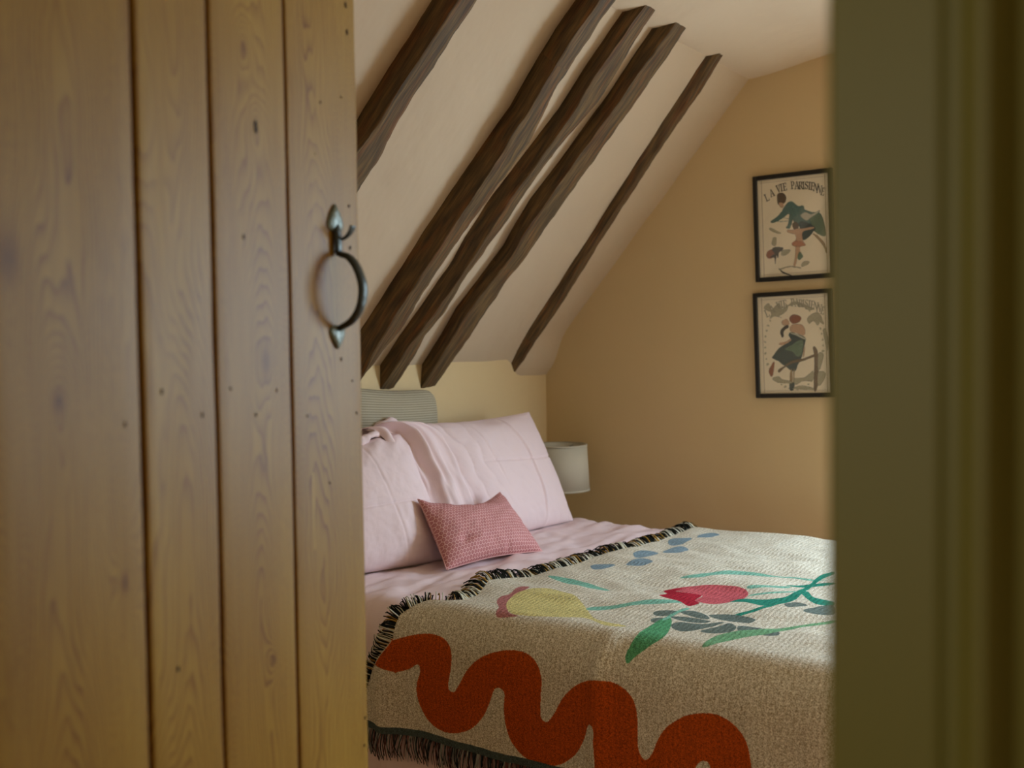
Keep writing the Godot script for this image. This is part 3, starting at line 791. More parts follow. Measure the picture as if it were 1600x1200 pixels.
func make_materials() -> void:
	mats.lumps = noise_picture(0.006, 21, 512, 5)
	mats.wall = plaster(Color8(220, 193, 149), 0.35)
	mats.ceiling = plaster(Color8(204, 181, 154), 0.8)
	mats.flat_ceiling = plaster(Color8(224, 202, 174), 0.8)
	mats.olive = plain(Color8(124, 120, 48), 0.5)
	mats.pine = plain(Color.WHITE, 0.50, 0.30)
	mats.pine.albedo_texture = pine_texture()
	mats.pine.heightmap_enabled = true
	mats.pine.heightmap_scale = 0.012
	mats.pine.heightmap_texture = mats.pine.albedo_texture
	mats.hole = plain(Color8(40, 28, 16), 0.9)
	mats.iron = plain(Color8(58, 60, 54), 0.42)
	mats.iron.metallic = 0.75
	mats.iron.heightmap_enabled = true
	mats.iron.heightmap_texture = noise_picture(0.03, 44, 256, 3)
	mats.iron.heightmap_scale = 0.15
	mats.iron.uv1_triplanar = true
	mats.iron.uv1_scale = Vector3.ONE * 6.0
	mats.iron_leaf = mats.iron.duplicate()
	mats.iron_leaf.albedo_color = Color8(100, 106, 90)
	mats.iron_leaf.metallic = 0.25
	mats.oak = plain(Color.WHITE, 0.75)
	mats.oak.albedo_texture = oak_texture()
	mats.oak.heightmap_enabled = true
	mats.oak.heightmap_texture = mats.oak.albedo_texture
	mats.oak.heightmap_scale = 0.25
	mats.floor = plain(Color8(176, 116, 64), 0.5)
	mats.white_paint = plain(Color8(228, 222, 206), 0.45)
	var linen := linen_relief()
	mats.pink = plain(Color8(238, 212, 212), 0.9, 0.25)
	mats.pink.heightmap_enabled = true
	mats.pink.heightmap_texture = linen
	mats.pink.heightmap_scale = 0.03
	mats.pink.uv1_scale = Vector3(6, 6, 6)
	mats.cushion = plain(Color.WHITE, 0.75, 0.35)
	mats.cushion.albedo_texture = honeycomb_texture()
	mats.ticking = plain(Color.WHITE, 0.9, 0.2)
	mats.ticking.albedo_texture = ticking_texture()
	mats.frame = plain(Color8(22, 19, 15), 0.4)
	mats.glass = plain(Color(1, 1, 1, 0.04), 0.02)
	mats.glass.transparency = BaseMaterial3D.TRANSPARENCY_ALPHA
	mats.shade = plain(Color8(206, 196, 176), 0.9, 0.2)
	mats.shade.backlight_enabled = true
	mats.shade.backlight = Color(0.25, 0.24, 0.2)
	mats.ceramic = plain(Color8(206, 198, 180), 0.25)
	mats.ink = plain(Color8(52, 44, 32), 0.9)
	mats.pale_ink = plain(Color8(150, 142, 120), 0.9)
	mats.thread = plain(Color.WHITE, 0.9, 0.2)
	mats.thread.vertex_color_use_as_albedo = true
	var bl := blanket_textures()
	mats.blanket = plain(Color.WHITE, 0.95, 0.15)
	mats.blanket.albedo_texture = bl[0]
	mats.blanket.heightmap_enabled = true
	mats.blanket.heightmap_texture = bl[1]
	mats.blanket.heightmap_scale = 0.16
	mats.blanket.texture_repeat = false

func seam_height(x: float) -> float:
	return 0.075 * smoothstep(3.99, 4.07, x)

func build_shell() -> void:
	var zx := func(q, d): return Vector3(d, q.y, q.x)     # outline in z and y, pushed along x
	# knee wall behind the bed
	struct("wall_back", boxed(Vector3(0.62, -0.1, -2.66), Vector3(4.5, 1.30, -2.5), 0.002), mats.wall, "low cream knee wall behind the pillows under the sloping ceiling", "wall")
	# sloping ceiling, plaster a little uneven, dipping at its foot beside the gable
	var st := sheet(96, 60, func(u: float, v: float):
		var x := lerpf(0.70, 4.36, u)
		var s := lerpf(-0.16, 1.56, v)
		var p := SLOPE_FOOT + SLOPE_UP * s + Vector3(x, 0, 0)
		p += SLOPE_IN * (0.004 * soft.get_noise_2d(x * 2.5, s * 2.5))
		p += SLOPE_IN * seam_height(x) * 0.62 * smoothstep(0.16, -0.02, s)
		return p, null, true)
	sheet(1, 1, func(u: float, v: float): return SLOPE_FOOT + SLOPE_UP * lerpf(-0.16, 1.56, v) + Vector3(lerpf(0.70, 4.36, u), 0, 0) - SLOPE_IN * 0.10, null, false, st, 1)
	struct("ceiling_slope", done(st), mats.ceiling, "sloping cream plaster ceiling carrying the dark oak rafters", "ceiling")
	# flat ceiling over the rest of the bedroom, rising a little from the slope
	st = sheet(40, 40, func(u: float, v: float):
		var x := lerpf(0.70, 4.4, u)
		var z := lerpf(-1.62, 1.3, v)
		var y := 2.284 + 0.06 * smoothstep(-1.6, -1.15, z) + 0.006 * soft.get_noise_2d(x * 2.0, z * 2.0 + 30.0)
		return Vector3(x, y, z))
	sheet(1, 1, func(u: float, v: float): return Vector3(lerpf(0.70, 4.4, u), 2.48, lerpf(-1.62, 1.3, v)), null, true, st, 1)
	struct("ceiling", done(st), mats.flat_ceiling, "flat cream plaster ceiling above the end of the rafters", "ceiling")
	struct("ceiling_001", boxed(Vector3(-1.7, 2.35, -1.9), Vector3(0.72, 2.47, 1.3), 0.002), mats.ceiling, "flat cream ceiling over the landing outside the door", "ceiling")
	# gable wall with its window opening
	var gable := PackedVector2Array([Vector2(-2.62, -0.1), Vector2(-0.50, -0.1), Vector2(-0.50, 1.92), Vector2(0.54, 1.92), Vector2(0.54, -0.1), Vector2(1.3, -0.1), Vector2(1.3, 2.5), Vector2(-2.62, 2.5)])
	var g := struct("wall_right", prism(gable, zx, 4.3, 4.55), mats.wall, "cream gable wall hung with two framed prints", "wall")
	struct("wall_below_window", boxed(Vector3(4.3, -0.1, -0.50), Vector3(4.55, 0.74, 0.54), 0.0), mats.wall, "", "", g)
	struct("wall_left", boxed(Vector3(0.62, -0.1, 1.2), Vector3(4.5, 2.5, 1.35), 0.002), mats.wall, "cream long wall of the bedroom opposite the knee wall", "wall")
	# wall with the doorway
	var front := PackedVector2Array([Vector2(-2.62, -0.1), Vector2(-1.03, -0.1), Vector2(-1.03, 2.03), Vector2(-0.165, 2.03), Vector2(-0.165, -0.1), Vector2(1.3, -0.1), Vector2(1.3, 2.5), Vector2(-2.62, 2.5)])
	struct("wall_front", prism(front, zx, 0.625, 0.74), mats.wall, "cream wall between the landing and the bedroom, with the doorway", "wall")
	struct("floor", boxed(Vector3(-1.75, -0.12, -2.66), Vector3(4.55, 0.0, 1.35), 0.0), mats.floor, "brown wooden floor under the bed and the landing", "floor")
	# landing outside
	struct("wall_landing_rear", prism(PackedVector2Array([Vector2(-2.0, -0.1), Vector2(1.3, -0.1), Vector2(1.3, 2.5), Vector2(-0.25, 2.5), Vector2(-0.25, 1.05), Vector2(-0.95, 1.05), Vector2(-0.95, 2.5), Vector2(-2.0, 2.5)]), zx, -1.65, -1.5), mats.wall, "cream rear wall of the landing with a small window", "wall")
	struct("wall_landing_left", boxed(Vector3(-1.65, -0.1, -2.0), Vector3(0.63, 2.5, -1.85), 0.0), mats.wall, "cream side wall of the landing left of the door", "wall")
	struct("wall_landing_right", boxed(Vector3(-1.65, -0.1, 1.2), Vector3(0.62, 2.5, 1.35), 0.0), mats.wall, "cream side wall of the landing right of the door", "wall")
	window("window_1", Vector3(4.44, 0.74, 0.02), Vector2(1.04, 1.18), "white casement window in the gable wall beyond the prints", 1.0)
	window("window_2", Vector3(-1.58, 1.05, -0.60), Vector2(0.70, 1.45), "white window at the rear of the landing", -1.0)
	# ground outside
	struct("ground", boxed(Vector3(-40, -3.2, -40), Vector3(40, -3.0, 40), 0.0), plain(Color8(96, 112, 60), 0.95), "green lawn outside the house", "ground")

func window(called: String, at: Vector3, size: Vector2, label: String, out: float) -> void:
	var o := Node3D.new()
	o.name = called
	add_child(o)
	o.position = at
	o.set_meta("kind", "structure")
	tag(o, label, "window")
	var w := size.x / 2
	for e in [[-w, 0.0, -w + 0.05, size.y], [w - 0.05, 0.0, w, size.y], [-w + 0.05, 0.0, w - 0.05, 0.05], [-w + 0.05, size.y - 0.05, w - 0.05, size.y]]:
		put("frame", boxed(Vector3(-0.03, e[1], e[0]), Vector3(0.03, e[3], e[2]), 0.004), mats.white_paint, o)
	put("mullion", boxed(Vector3(-0.022, 0.05, -0.022), Vector3(0.022, size.y - 0.05, 0.022), 0.004), mats.white_paint, o)
	put("glazing_bar", boxed(Vector3(-0.014, size.y / 2 - 0.012, -w + 0.05), Vector3(0.014, size.y / 2 + 0.012, -0.022), 0.003), mats.white_paint, o)
	put("glazing_bar", boxed(Vector3(-0.014, size.y / 2 - 0.012, 0.022), Vector3(0.014, size.y / 2 + 0.012, w - 0.05), 0.003), mats.white_paint, o)
	put("pane", boxed(Vector3(-0.002, 0.05, -w + 0.05), Vector3(0.002, size.y - 0.05, -0.022), 0.0), mats.glass, o)
	put("pane", boxed(Vector3(-0.002, 0.05, 0.022), Vector3(0.002, size.y - 0.05, w - 0.05), 0.0), mats.glass, o)
	put("sill", boxed(Vector3(minf(-out * 0.2, 0.03 * out), -0.02, -w - 0.04), Vector3(maxf(-out * 0.2, 0.03 * out), 0.012, w + 0.04), 0.006), mats.white_paint, o)

func build_doorway() -> void:
	# olive architrave on the landing side: its moulded section swept up, over and down
	var section := [Vector2(0.0, 0.0), Vector2(0.0, 0.022), Vector2(0.003, 0.025), Vector2(0.056, 0.025), Vector2(0.060, 0.021), Vector2(0.066, 0.0215), Vector2(0.074, 0.030), Vector2(0.080, 0.031), Vector2(0.083, 0.027), Vector2(0.092, 0.008), Vector2(0.110, 0.004), Vector2(0.14, 0.003), Vector2(0.14, 0.0)]
	var rails := [[Vector3(0.625, 0.0, -0.176), Vector3(0, 0, 1), Vector3(0.625, 2.02, -0.176), Vector3(0, 1, 1)], [Vector3(0.625, 2.02, -0.176), Vector3(0, 1, 1), Vector3(0.625, 2.02, -1.02), Vector3(0, 1, -1)], [Vector3(0.625, 2.02, -1.02), Vector3(0, 1, -1), Vector3(0.625, 0.0, -1.02), Vector3(0, 0, -1)]]
	var trim := Node3D.new()
	trim.name = "trim_1"
	add_child(trim)
	trim.set_meta("kind", "structure")
	tag(trim, "olive green painted door frame standing close on the right", "door frame")
	for r in rails:
		var st := tool()
		st.set_smooth_group(-1)
		for k in section.size() - 1:
			var q := []
			for e in [[0, k], [0, k + 1], [2, k + 1], [2, k]]:
				q.append(r[e[0]] + r[e[0] + 1] * section[e[1]].x + Vector3(-section[e[1]].y, 0, 0))
			for n in [0, 2, 1, 0, 3, 2]:
				st.add_vertex(q[n])
		put("architrave", done(st, false), mats.olive, trim)
	put("jamb", boxed(Vector3(0.62, 0, -0.176), Vector3(0.75, 2.02, -0.164), 0.002), mats.olive, trim)
	put("jamb", boxed(Vector3(0.62, 0, -1.032), Vector3(0.75, 2.02, -1.02), 0.002), mats.olive, trim)
	put("jamb", boxed(Vector3(0.62, 2.02, -1.032), Vector3(0.75, 2.032, -0.164), 0.002), mats.olive, trim)
	put("door_stop", boxed(Vector3(0.70, 0, -0.188), Vector3(0.735, 2.02, -0.176), 0.002), mats.olive, trim)
	# the plank door, swung into the bedroom; its own x runs from the hinge to the latch edge, z out of the face we see
	var along_x := Vector3(0.97020, 0, -0.24223)
	var door := Node3D.new()
	door.name = "door_1"
	add_child(door)
	door.transform = Transform3D(Basis(along_x, Vector3.UP, along_x.cross(Vector3.UP)), Vector3(0.65, 0.02, -0.98))
	door.set_meta("kind", "structure")
	tag(door, "waxed pine plank door standing ajar on the left with iron latch", "door")
	var cuts := [[-0.018, 0.2240], [0.2275, 0.3765], [0.3795, 0.5700], [0.5720, 0.8010]]
	for k in 4:
		var a: float = cuts[k][0]
		var b: float = cuts[k][1]
		var round: float = [0.0065, 0.006, 0.0055, 0.0045][k]
		var profile := []
		profile.append(Vector2(a, -0.028))
		profile.append(Vector2(a, -round))
		for i in 5:
			var t := PI / 2 * i / 4.0
			profile.append(Vector2(a + round - round * cos(t), -round + round * sin(t)))
		for i in range(1, 8):
			profile.append(Vector2(lerpf(a + round, b - round * 1.3, i / 8.0), 0.0))
		for i in 5:
			var t := PI / 2 * i / 4.0
			profile.append(Vector2(b - round * 1.3 + round * 1.3 * sin(t), -round + round * cos(t)))
		profile.append(Vector2(b, -0.028))
		if k < 3:                    # the tongue that closes the joint
			profile.append(Vector2(b, -0.012))
			profile.append(Vector2(cuts[k + 1][0], -0.012))
			profile.append(Vector2(cuts[k + 1][0], -0.020))
		profile.append(Vector2(b, -0.028))
		profile.append(Vector2(a, -0.028))
		var n := profile.size() - 1
		var st := sheet(n, 60, func(u: float, v: float):
			var q: Vector2 = profile[int(round(u * n))]
			var y := lerpf(0.0, 1.97, v)
			var waver := 0.0012 * soft.get_noise_2d(y * 3.0, k * 10.0 + (0.0 if q.x < (a + b) / 2 else 5.0))
			return Vector3(q.x + waver, y, q.y + 0.0010 * soft.get_noise_2d(q.x * 14.0, y * 3.0)), func(u: float, v: float):
			var q: Vector2 = profile[int(round(u * n))]
			return Vector2((clampf(q.x, a, b) + 0.02) / 0.84, (2.0 - 0.02 - lerpf(0.0, 1.97, v)) / 1.5), true)
		put("plank", done(st), mats.pine, door)
	for y in [0.25, 0.98, 1.72]:
		put("ledge", boxed(Vector3(0.03, y, -0.050), Vector3(0.77, y + 0.12, -0.028), 0.004), mats.pine, door)
	# nail holes and the open knot
	for m in DOOR_MARKS:
		if m[3] == 0:
			continue
		var st := tool()
		var r: float = m[2] * (0.8 if m[3] == 1 else 0.62)
		var at := Vector3(m[0], m[1] - 0.02, 0.0008)
		var shape := func(t: float): return Vector3(cos(t) * r * 0.55 * (1.0 + 0.25 * sin(t * 2.0 + m[1] * 9.0)), sin(t) * r * (1.3 if m[3] == 1 else 1.0), 0)
		sheet(14, 3, func(u: float, v: float): return at + shape.call(TAU * u) * (1.0 - v) - Vector3(0, 0, 0.0012 * v), null, false, st)
		var o := put("knot_hole" if m[3] == 1 else "nail_hole", done(st), mats.hole, door)
	# the latch: two leaf plates, the bar between, the grip and the thumb lever
	var handle := Node3D.new()
	handle.name = "handle"
	door.add_child(handle)
	handle.position = Vector3(0.7125, -0.02, 0)
	handle.set_meta("label", "black iron thumb latch handle")
	for leaf in [[1.4600, 1.5035, 0.027, 1.0], [1.3180, 1.2810, 0.026, -1.0]]:
		var st := tool()
		var y0: float = leaf[0]
		var y1: float = leaf[1]
		sheet(20, 16, func(u: float, v: float):
			var t := v
			var half: float = leaf[2] * pow(sin(PI * pow(t, 0.62)), 0.7) * (1.0 - 0.35 * t) + 0.0025 * (1.0 - t)
			var x := (2.0 * u - 1.0) * half
			return Vector3(x, lerpf(y0, y1, t), 0.0015 + 0.006 * sqrt(maxf(0.0, 1.0 - pow(2.0 * u - 1.0, 2.0))) * pow(maxf(0.0, sin(PI * clampf(t, 0.02, 0.98))), 0.5)), null, leaf[3] > 0, st)
		put("leaf_plate", done(st), mats.iron_leaf, handle)
	var st := tool()
	tube(st, [Vector3(0, 1.472, 0.004), Vector3(0, 1.46, 0.006), Vector3(0, 1.44, 0.007), Vector3(0, 1.4245, 0.007)], [Vector2(0.006, 0.003), Vector2(0.010, 0.004), Vector2(0.010, 0.004), Vector2(0.008, 0.004)], Vector3.RIGHT)
	put("bar", done(st), mats.iron, handle)
	st = tool()
	var path := curve([Vector3(0, 1.4330, 0.004), Vector3(0, 1.4265, 0.010), Vector3(0, 1.4215, 0.024), Vector3(0, 1.4035, 0.038), Vector3(0, 1.375, 0.0465), Vector3(0, 1.346, 0.042), Vector3(0, 1.3255, 0.028), Vector3(0, 1.3160, 0.012), Vector3(0, 1.312, 0.003)], 6)
	var wide := []
	for i in path.size():
		var t := float(i) / (path.size() - 1)
		wide.append(Vector2(0.0060 + 0.0070 * sin(PI * t), 0.0040 + 0.0016 * sin(PI * t)))
	tube(st, path, wide, Vector3.RIGHT)
	put("grip", done(st), mats.iron, handle)
	st = tool()
	tube(st, curve([Vector3(0.006, 1.4505, 0.002), Vector3(0.006, 1.450, 0.010), Vector3(0.006, 1.4535, 0.018), Vector3(0.006, 1.4610, 0.025), Vector3(0.006, 1.470, 0.029)], 4).map(func(p): return p), range(17).map(func(i): return Vector2(0.004 + 0.006 * i / 16.0, 0.0022)), Vector3.RIGHT)
	put("thumb_lever", done(st), mats.iron, handle)

func build_rafters() -> void:
	var labels := ["dark oak rafter farthest left, cut off by the plank door", "dark oak rafter second from the left, its foot behind the door edge", "dark knobbly oak rafter in the middle of the five on the slope", "dark oak rafter with ragged right edge, second from the gable", "slim dark oak rafter standing alone next to the gable wall"]
	for k in RAFTERS.size():
		var r: Dictionary = RAFTERS[k]
		var hgt: float = r.h
		var s0 := -0.16
		var s1 := 1.60
		var n := 150
		var rng := RandomNumberGenerator.new()
		rng.seed = 100 + k
		var m := 15          # points round: back left, side, arris, underside, right side
		var st := sheet(m, n, func(u: float, v: float):
			var s := lerpf(s0, s1, v)
			var i := int(round(u * m))
			var xl := along(r.L, s)
			var xm := maxf(along(r.M, s), xl - 0.02)
			var xr := along(r.R, s)
			var jag := 0.0035 * fine.get_noise_3d(s * 22.0, k * 9.0, 0.0)
			var x := 0.0
			var d := 0.0
			if i <= 4:
				x = lerpf(xl, xm, i / 4.0)
				d = lerpf(-0.04, hgt - 0.0025, i / 4.0)
				if i == 0:
					x = xl
				x += 0.003 * fine.get_noise_3d(s * 12.0, i * 1.3, k * 3.0)
			elif i <= 10:
				var t := (i - 5) / 5.0
				x = lerpf(xm + 0.002, xr - 0.003, t)
				d = hgt + 0.004 * fine.get_noise_3d(s * 9.0, t * 3.0, k * 5.0) - 0.003 * absf(fine.get_noise_3d(s * 5.0, t * 9.0, k * 5.0 + 2.0))
				if t == 1.0:
					x += jag
					d -= 0.002
			elif i < m:
				x = xr + jag - 0.004 * (i - 11) / 4.0
				d = lerpf(hgt - 0.006, -0.04, (i - 11) / 3.0)
			else:
				x = xl
				d = -0.04
			return SLOPE_FOOT + SLOPE_UP * s + SLOPE_IN * d + Vector3(x, 0, 0), func(u: float, v: float): return Vector2(u * 1.3 + k * 0.37, v + k * 0.21), false)
		var o := put("rafter", done(st), mats.oak)
		tag(o, labels[k], "beam", "oak rafters on the sloping ceiling")

func build_bed() -> void:
	var bed := thing("bed", "double bed under pink linen with its head to the knee wall", "bed")
	put("mattress", boxed(Vector3(2.50, 0.30, -2.44), Vector3(3.86, 0.545, -0.46), 0.04), mats.white_paint, bed)
	put("base", boxed(Vector3(2.52, 0.10, -2.44), Vector3(3.84, 0.295, -0.48), 0.01), mats.ticking, bed)
	for x in [2.60, 3.76]:
		for z in [-2.36, -0.56]:
			put("leg", boxed(Vector3(x - 0.03, 0.0, z - 0.03), Vector3(x + 0.03, 0.10, z + 0.03), 0.004), mats.pine, bed)
	# pink duvet: hangs down the near side, lies flat to the pillows
	var st := sheet(190, 170, func(u: float, v: float):
		var s := lerpf(-0.52, 1.80, u)
		var z := lerpf(-2.46, -0.05, v)
		var foot := -0.40
		var p := bed_point(s, minf(z, foot), 0.0)
		var w := 0.0
		if z < -1.5:
			var k := fine.get_noise_2d(s * 2.2 + z * 1.5, z * 7.0)
			w = 0.006 * (1.0 - absf(k) * 2.5) * smoothstep(-1.55, -1.75, z)
			w += 0.008 * soft.get_noise_2d(s * 4.0, z * 9.0 + 20.0) * smoothstep(-1.5, -1.8, z)
			w += -0.012 * bump(z + 0.08 * s, -1.96, 0.02) * smoothstep(0.35, 0.2, s) * smoothstep(0.0, 0.1, s)
		p += Vector3(0, w * smoothstep(-0.2, 0.1, s), 0)
		if s < -0.1:
			p.x += 0.006 * fine.get_noise_2d(z * 5.0, s * 1.5) * smoothstep(-0.1, -0.3, s)
		if z > foot:
			var dz := z - foot
			p.z += minf(dz, 0.04)
			p.y = maxf(0.10, p.y - maxf(0.0, dz - 0.03))
		return p, func(u: float, v: float): return Vector2(u * 2.3, v * 2.4), false)
	var d := put("duvet", done(st), mats.pink)
	tag(d, "pale pink linen duvet covering the bed and hanging over its near side", "duvet")

func build_pillows() -> void:
	# striped cushion against the knee wall
	var c := [Vector3(2.86, 0.60, -2.435), Vector3(3.41, 0.60, -2.435), Vector3(3.41, 1.105, -2.455), Vector3(2.86, 1.14, -2.455)]
	var o := put("striped_cushion", pillow_mesh(c, 0.055, 0.03, 0.03, 0.05, func(u: float, v: float): return 0.003 * soft.get_noise_2d(u * 5.0, v * 5.0), 60, 60, Vector2(4, 58), 0.10), mats.ticking)
	tag(o, "grey cushion with fine ticking stripes behind the pillows against the knee wall", "cushion")
	# right pillow
	c = [Vector3(3.09, 0.576, -2.18), Vector3(3.845, 0.574, -2.12), Vector3(3.845, 0.992, -2.315), Vector3(3.05, 1.00, -2.35)]
	var n: Vector3 = (c[1] - c[0]).cross(c[3] - c[0]).normalized()
	var creases := func(u: float, v: float):
		var d := 0.004 * soft.get_noise_2d(u * 4.0, v * 3.0)
		d -= 0.006 * bump(u, 0.70 + 0.03 * sin(v * 4.0), 0.007) * smoothstep(0.02, 0.2, v)
		d += 0.003 * bump(u, 0.715 + 0.03 * sin(v * 4.0), 0.012)
		d -= 0.005 * bump(v, 0.58 + 0.02 * sin(u * 6.0), 0.008) * smoothstep(0.3, 0.45, u)
		var q := u * 9.0 + 0.9 * v + 0.7 * soft.get_noise_2d(u * 2.5, v * 1.3)
		d += 0.010 * (pow(absf(sin(q * PI)), 0.6) - 0.6) * smoothstep(0.56, 0.22, u) * (0.35 + 0.65 * v)
		d += 0.0022 * fine.get_noise_2d(u * 9.0 + v * 3.0, v * 4.0)
		d -= 0.0045 * bump(u, 0.40 + 0.10 * (1.0 - v), 0.006) * smoothstep(0.35, 0.6, v)
		d -= 0.012 * bump(v, 0.97, 0.05) * bump(u, 0.58, 0.13)
		return d
	var pil := thing("pillow", "pale pink pillow on the right beside the lamp, with a pleated loose end", "pillow")
	put("pillowcase", pillow_mesh(c, 0.08, 0.05, 0.02, 0.06, creases, 220, 150, Vector2(1.2, 0.8)), mats.pink, pil)
	# its loose open end hangs in pleats over the edge of the left pillow
	var hem := curve(FLAP_HEM, 5)
	var rt := curve(FLAP_RIGHT, 5)
	var count := hem.size() - 1
	var flap := func(u: float, v: float):
		var k := v * count
		var i := mini(int(k), count - 1)
		var a: Vector3 = hem[i].lerp(hem[i + 1], k - i)
		var b: Vector3 = rt[i].lerp(rt[i + 1], k - i)
		u = lerpf(-0.45, 1.0, u)
		var p := a.lerp(b, u)
		var pleat := 0.011 * sin(u * 17.0 + 2.0 * v + 2.5 * soft.get_noise_2d(u * 2.0, v * 1.5)) * (1.0 - 0.7 * u)
		var lift := 0.020 * (1.0 - u) + pleat - 0.055 * smoothstep(0.15, -0.01, u) + 0.007 * bump(u, 0.19, 0.05) - 0.02 * smoothstep(0.8, 1.0, u)
		lift -= 0.05 * pow(maxf(0.0, 1.0 - v * 9.0), 2.0)
		return p + n * lift
	var st := sheet(60, 80, flap, func(u: float, v: float): return Vector2(u * 0.3, v * 0.7), false)
	put("pillowcase_flap", done(st), mats.pink, pil)
	# left pillow, turned a little, in front of the right one
	c = [Vector3(2.40, 0.576, -2.30), Vector3(2.995, 0.574, -2.10), Vector3(3.025, 0.978, -2.315), Vector3(2.42, 0.93, -2.44)]
	var folds := func(u: float, v: float):
		var d := 0.004 * soft.get_noise_2d(u * 4.0 + 9.0, v * 3.0)
		d -= 0.0016 * bump(u, 0.70 - 0.06 * v, 0.007)
		d += 0.0006 * bump(u, 0.72 - 0.06 * v, 0.012)
		d += 0.0022 * fine.get_noise_2d(u * 8.0 + 5.0, v * 5.0)
		d -= 0.0045 * bump(v, 0.45, 0.008)
		d += 0.004 * sin(u * 40.0 - v * 30.0) * smoothstep(0.75, 1.0, v)
		return d
	var left := thing("pillow", "pale pink pillow on the left, partly behind the plank door", "pillow")
	put("pillowcase", pillow_mesh(c, 0.095, 0.02, 0.02, 0.03, folds, 180, 130, Vector2(1.0, 0.8)), mats.pink, left)
	# tumbled folds of its open end lying along the top
	for e in [[Vector3(2.62, 0.955, -2.40), Vector3(3.10, 0.990, -2.385), 0.040, 1.0], [Vector3(2.62, 0.950, -2.335), Vector3(2.98, 0.980, -2.325), 0.022, 2.0]]:
		st = tool()
		sheet(50, 18, func(u: float, v: float):
			var p: Vector3 = e[0].lerp(e[1], u)
			var r: float = e[2] * (0.75 + 0.5 * soft.get_noise_2d(u * 5.0, e[3] * 4.0)) * pow(sin(PI * clampf(u, 0.01, 0.97)), 0.35)
			var t := TAU * v
			var q := Vector3(0, sin(t) * r * 1.1, cos(t) * r * (1.0 + 0.35 * sin(u * 18.0 + e[3])))
			return p + q + Vector3(0, 0.010 * sin(u * 14.0 + e[3] * 2.0), 0), null, true, st)
		put("pillowcase_fold", done(st), mats.pink, left)
	# small printed cushion in front
	c = [Vector3(2.825, 0.580, -2.005), Vector3(3.245, 0.575, -1.91), Vector3(3.285, 0.756, -2.10), Vector3(2.872, 0.782, -2.145)]
	var puckers := func(u: float, v: float):
		var d := 0.004 * soft.get_noise_2d(u * 5.0 + 2.0, v * 4.0)
		d -= 0.012 * bump(u, 0.22, 0.07) * bump(v, 0.30, 0.05)
		d -= 0.010 * bump(u, 0.72, 0.10) * bump(v, 0.90, 0.10)
		d -= 0.006 * bump(u, 0.62, 0.03) * smoothstep(0.25, 0.0, v)
		d += 0.004 * sin(u * 34.0 + v * 8.0) * smoothstep(0.75, 1.0, v)
		return d
	var small := thing("small_cushion", "small rose cushion with a honeycomb print leaning on the pink pillows", "cushion")
	put("cover", pillow_mesh(c, 0.060, 0.055, 0.04, 0.42, puckers, 100, 70, Vector2(34, 11)), mats.cushion, small)
	st = tool()
	var cn: Vector3 = (c[1] - c[0]).cross(c[3] - c[0]).normalized()
	var seam := []
	var radii := []
	for i in 161:
		var t := i / 40.0
		var k := int(t) % 4
		var f := t - int(t)
		var uv: Vector2 = [Vector2(f, 0), Vector2(1, f), Vector2(1 - f, 1), Vector2(0, 1 - f)][k]
		seam.append(pillow_point(c, cn, uv.x, uv.y, 0.0, 0.04, 0.42))
		radii.append(Vector2(0.0022, 0.0022))
	tube(st, seam, radii, cn, 6)
	put("piping", done(st), plain(Color8(212, 158, 152), 0.85), small)

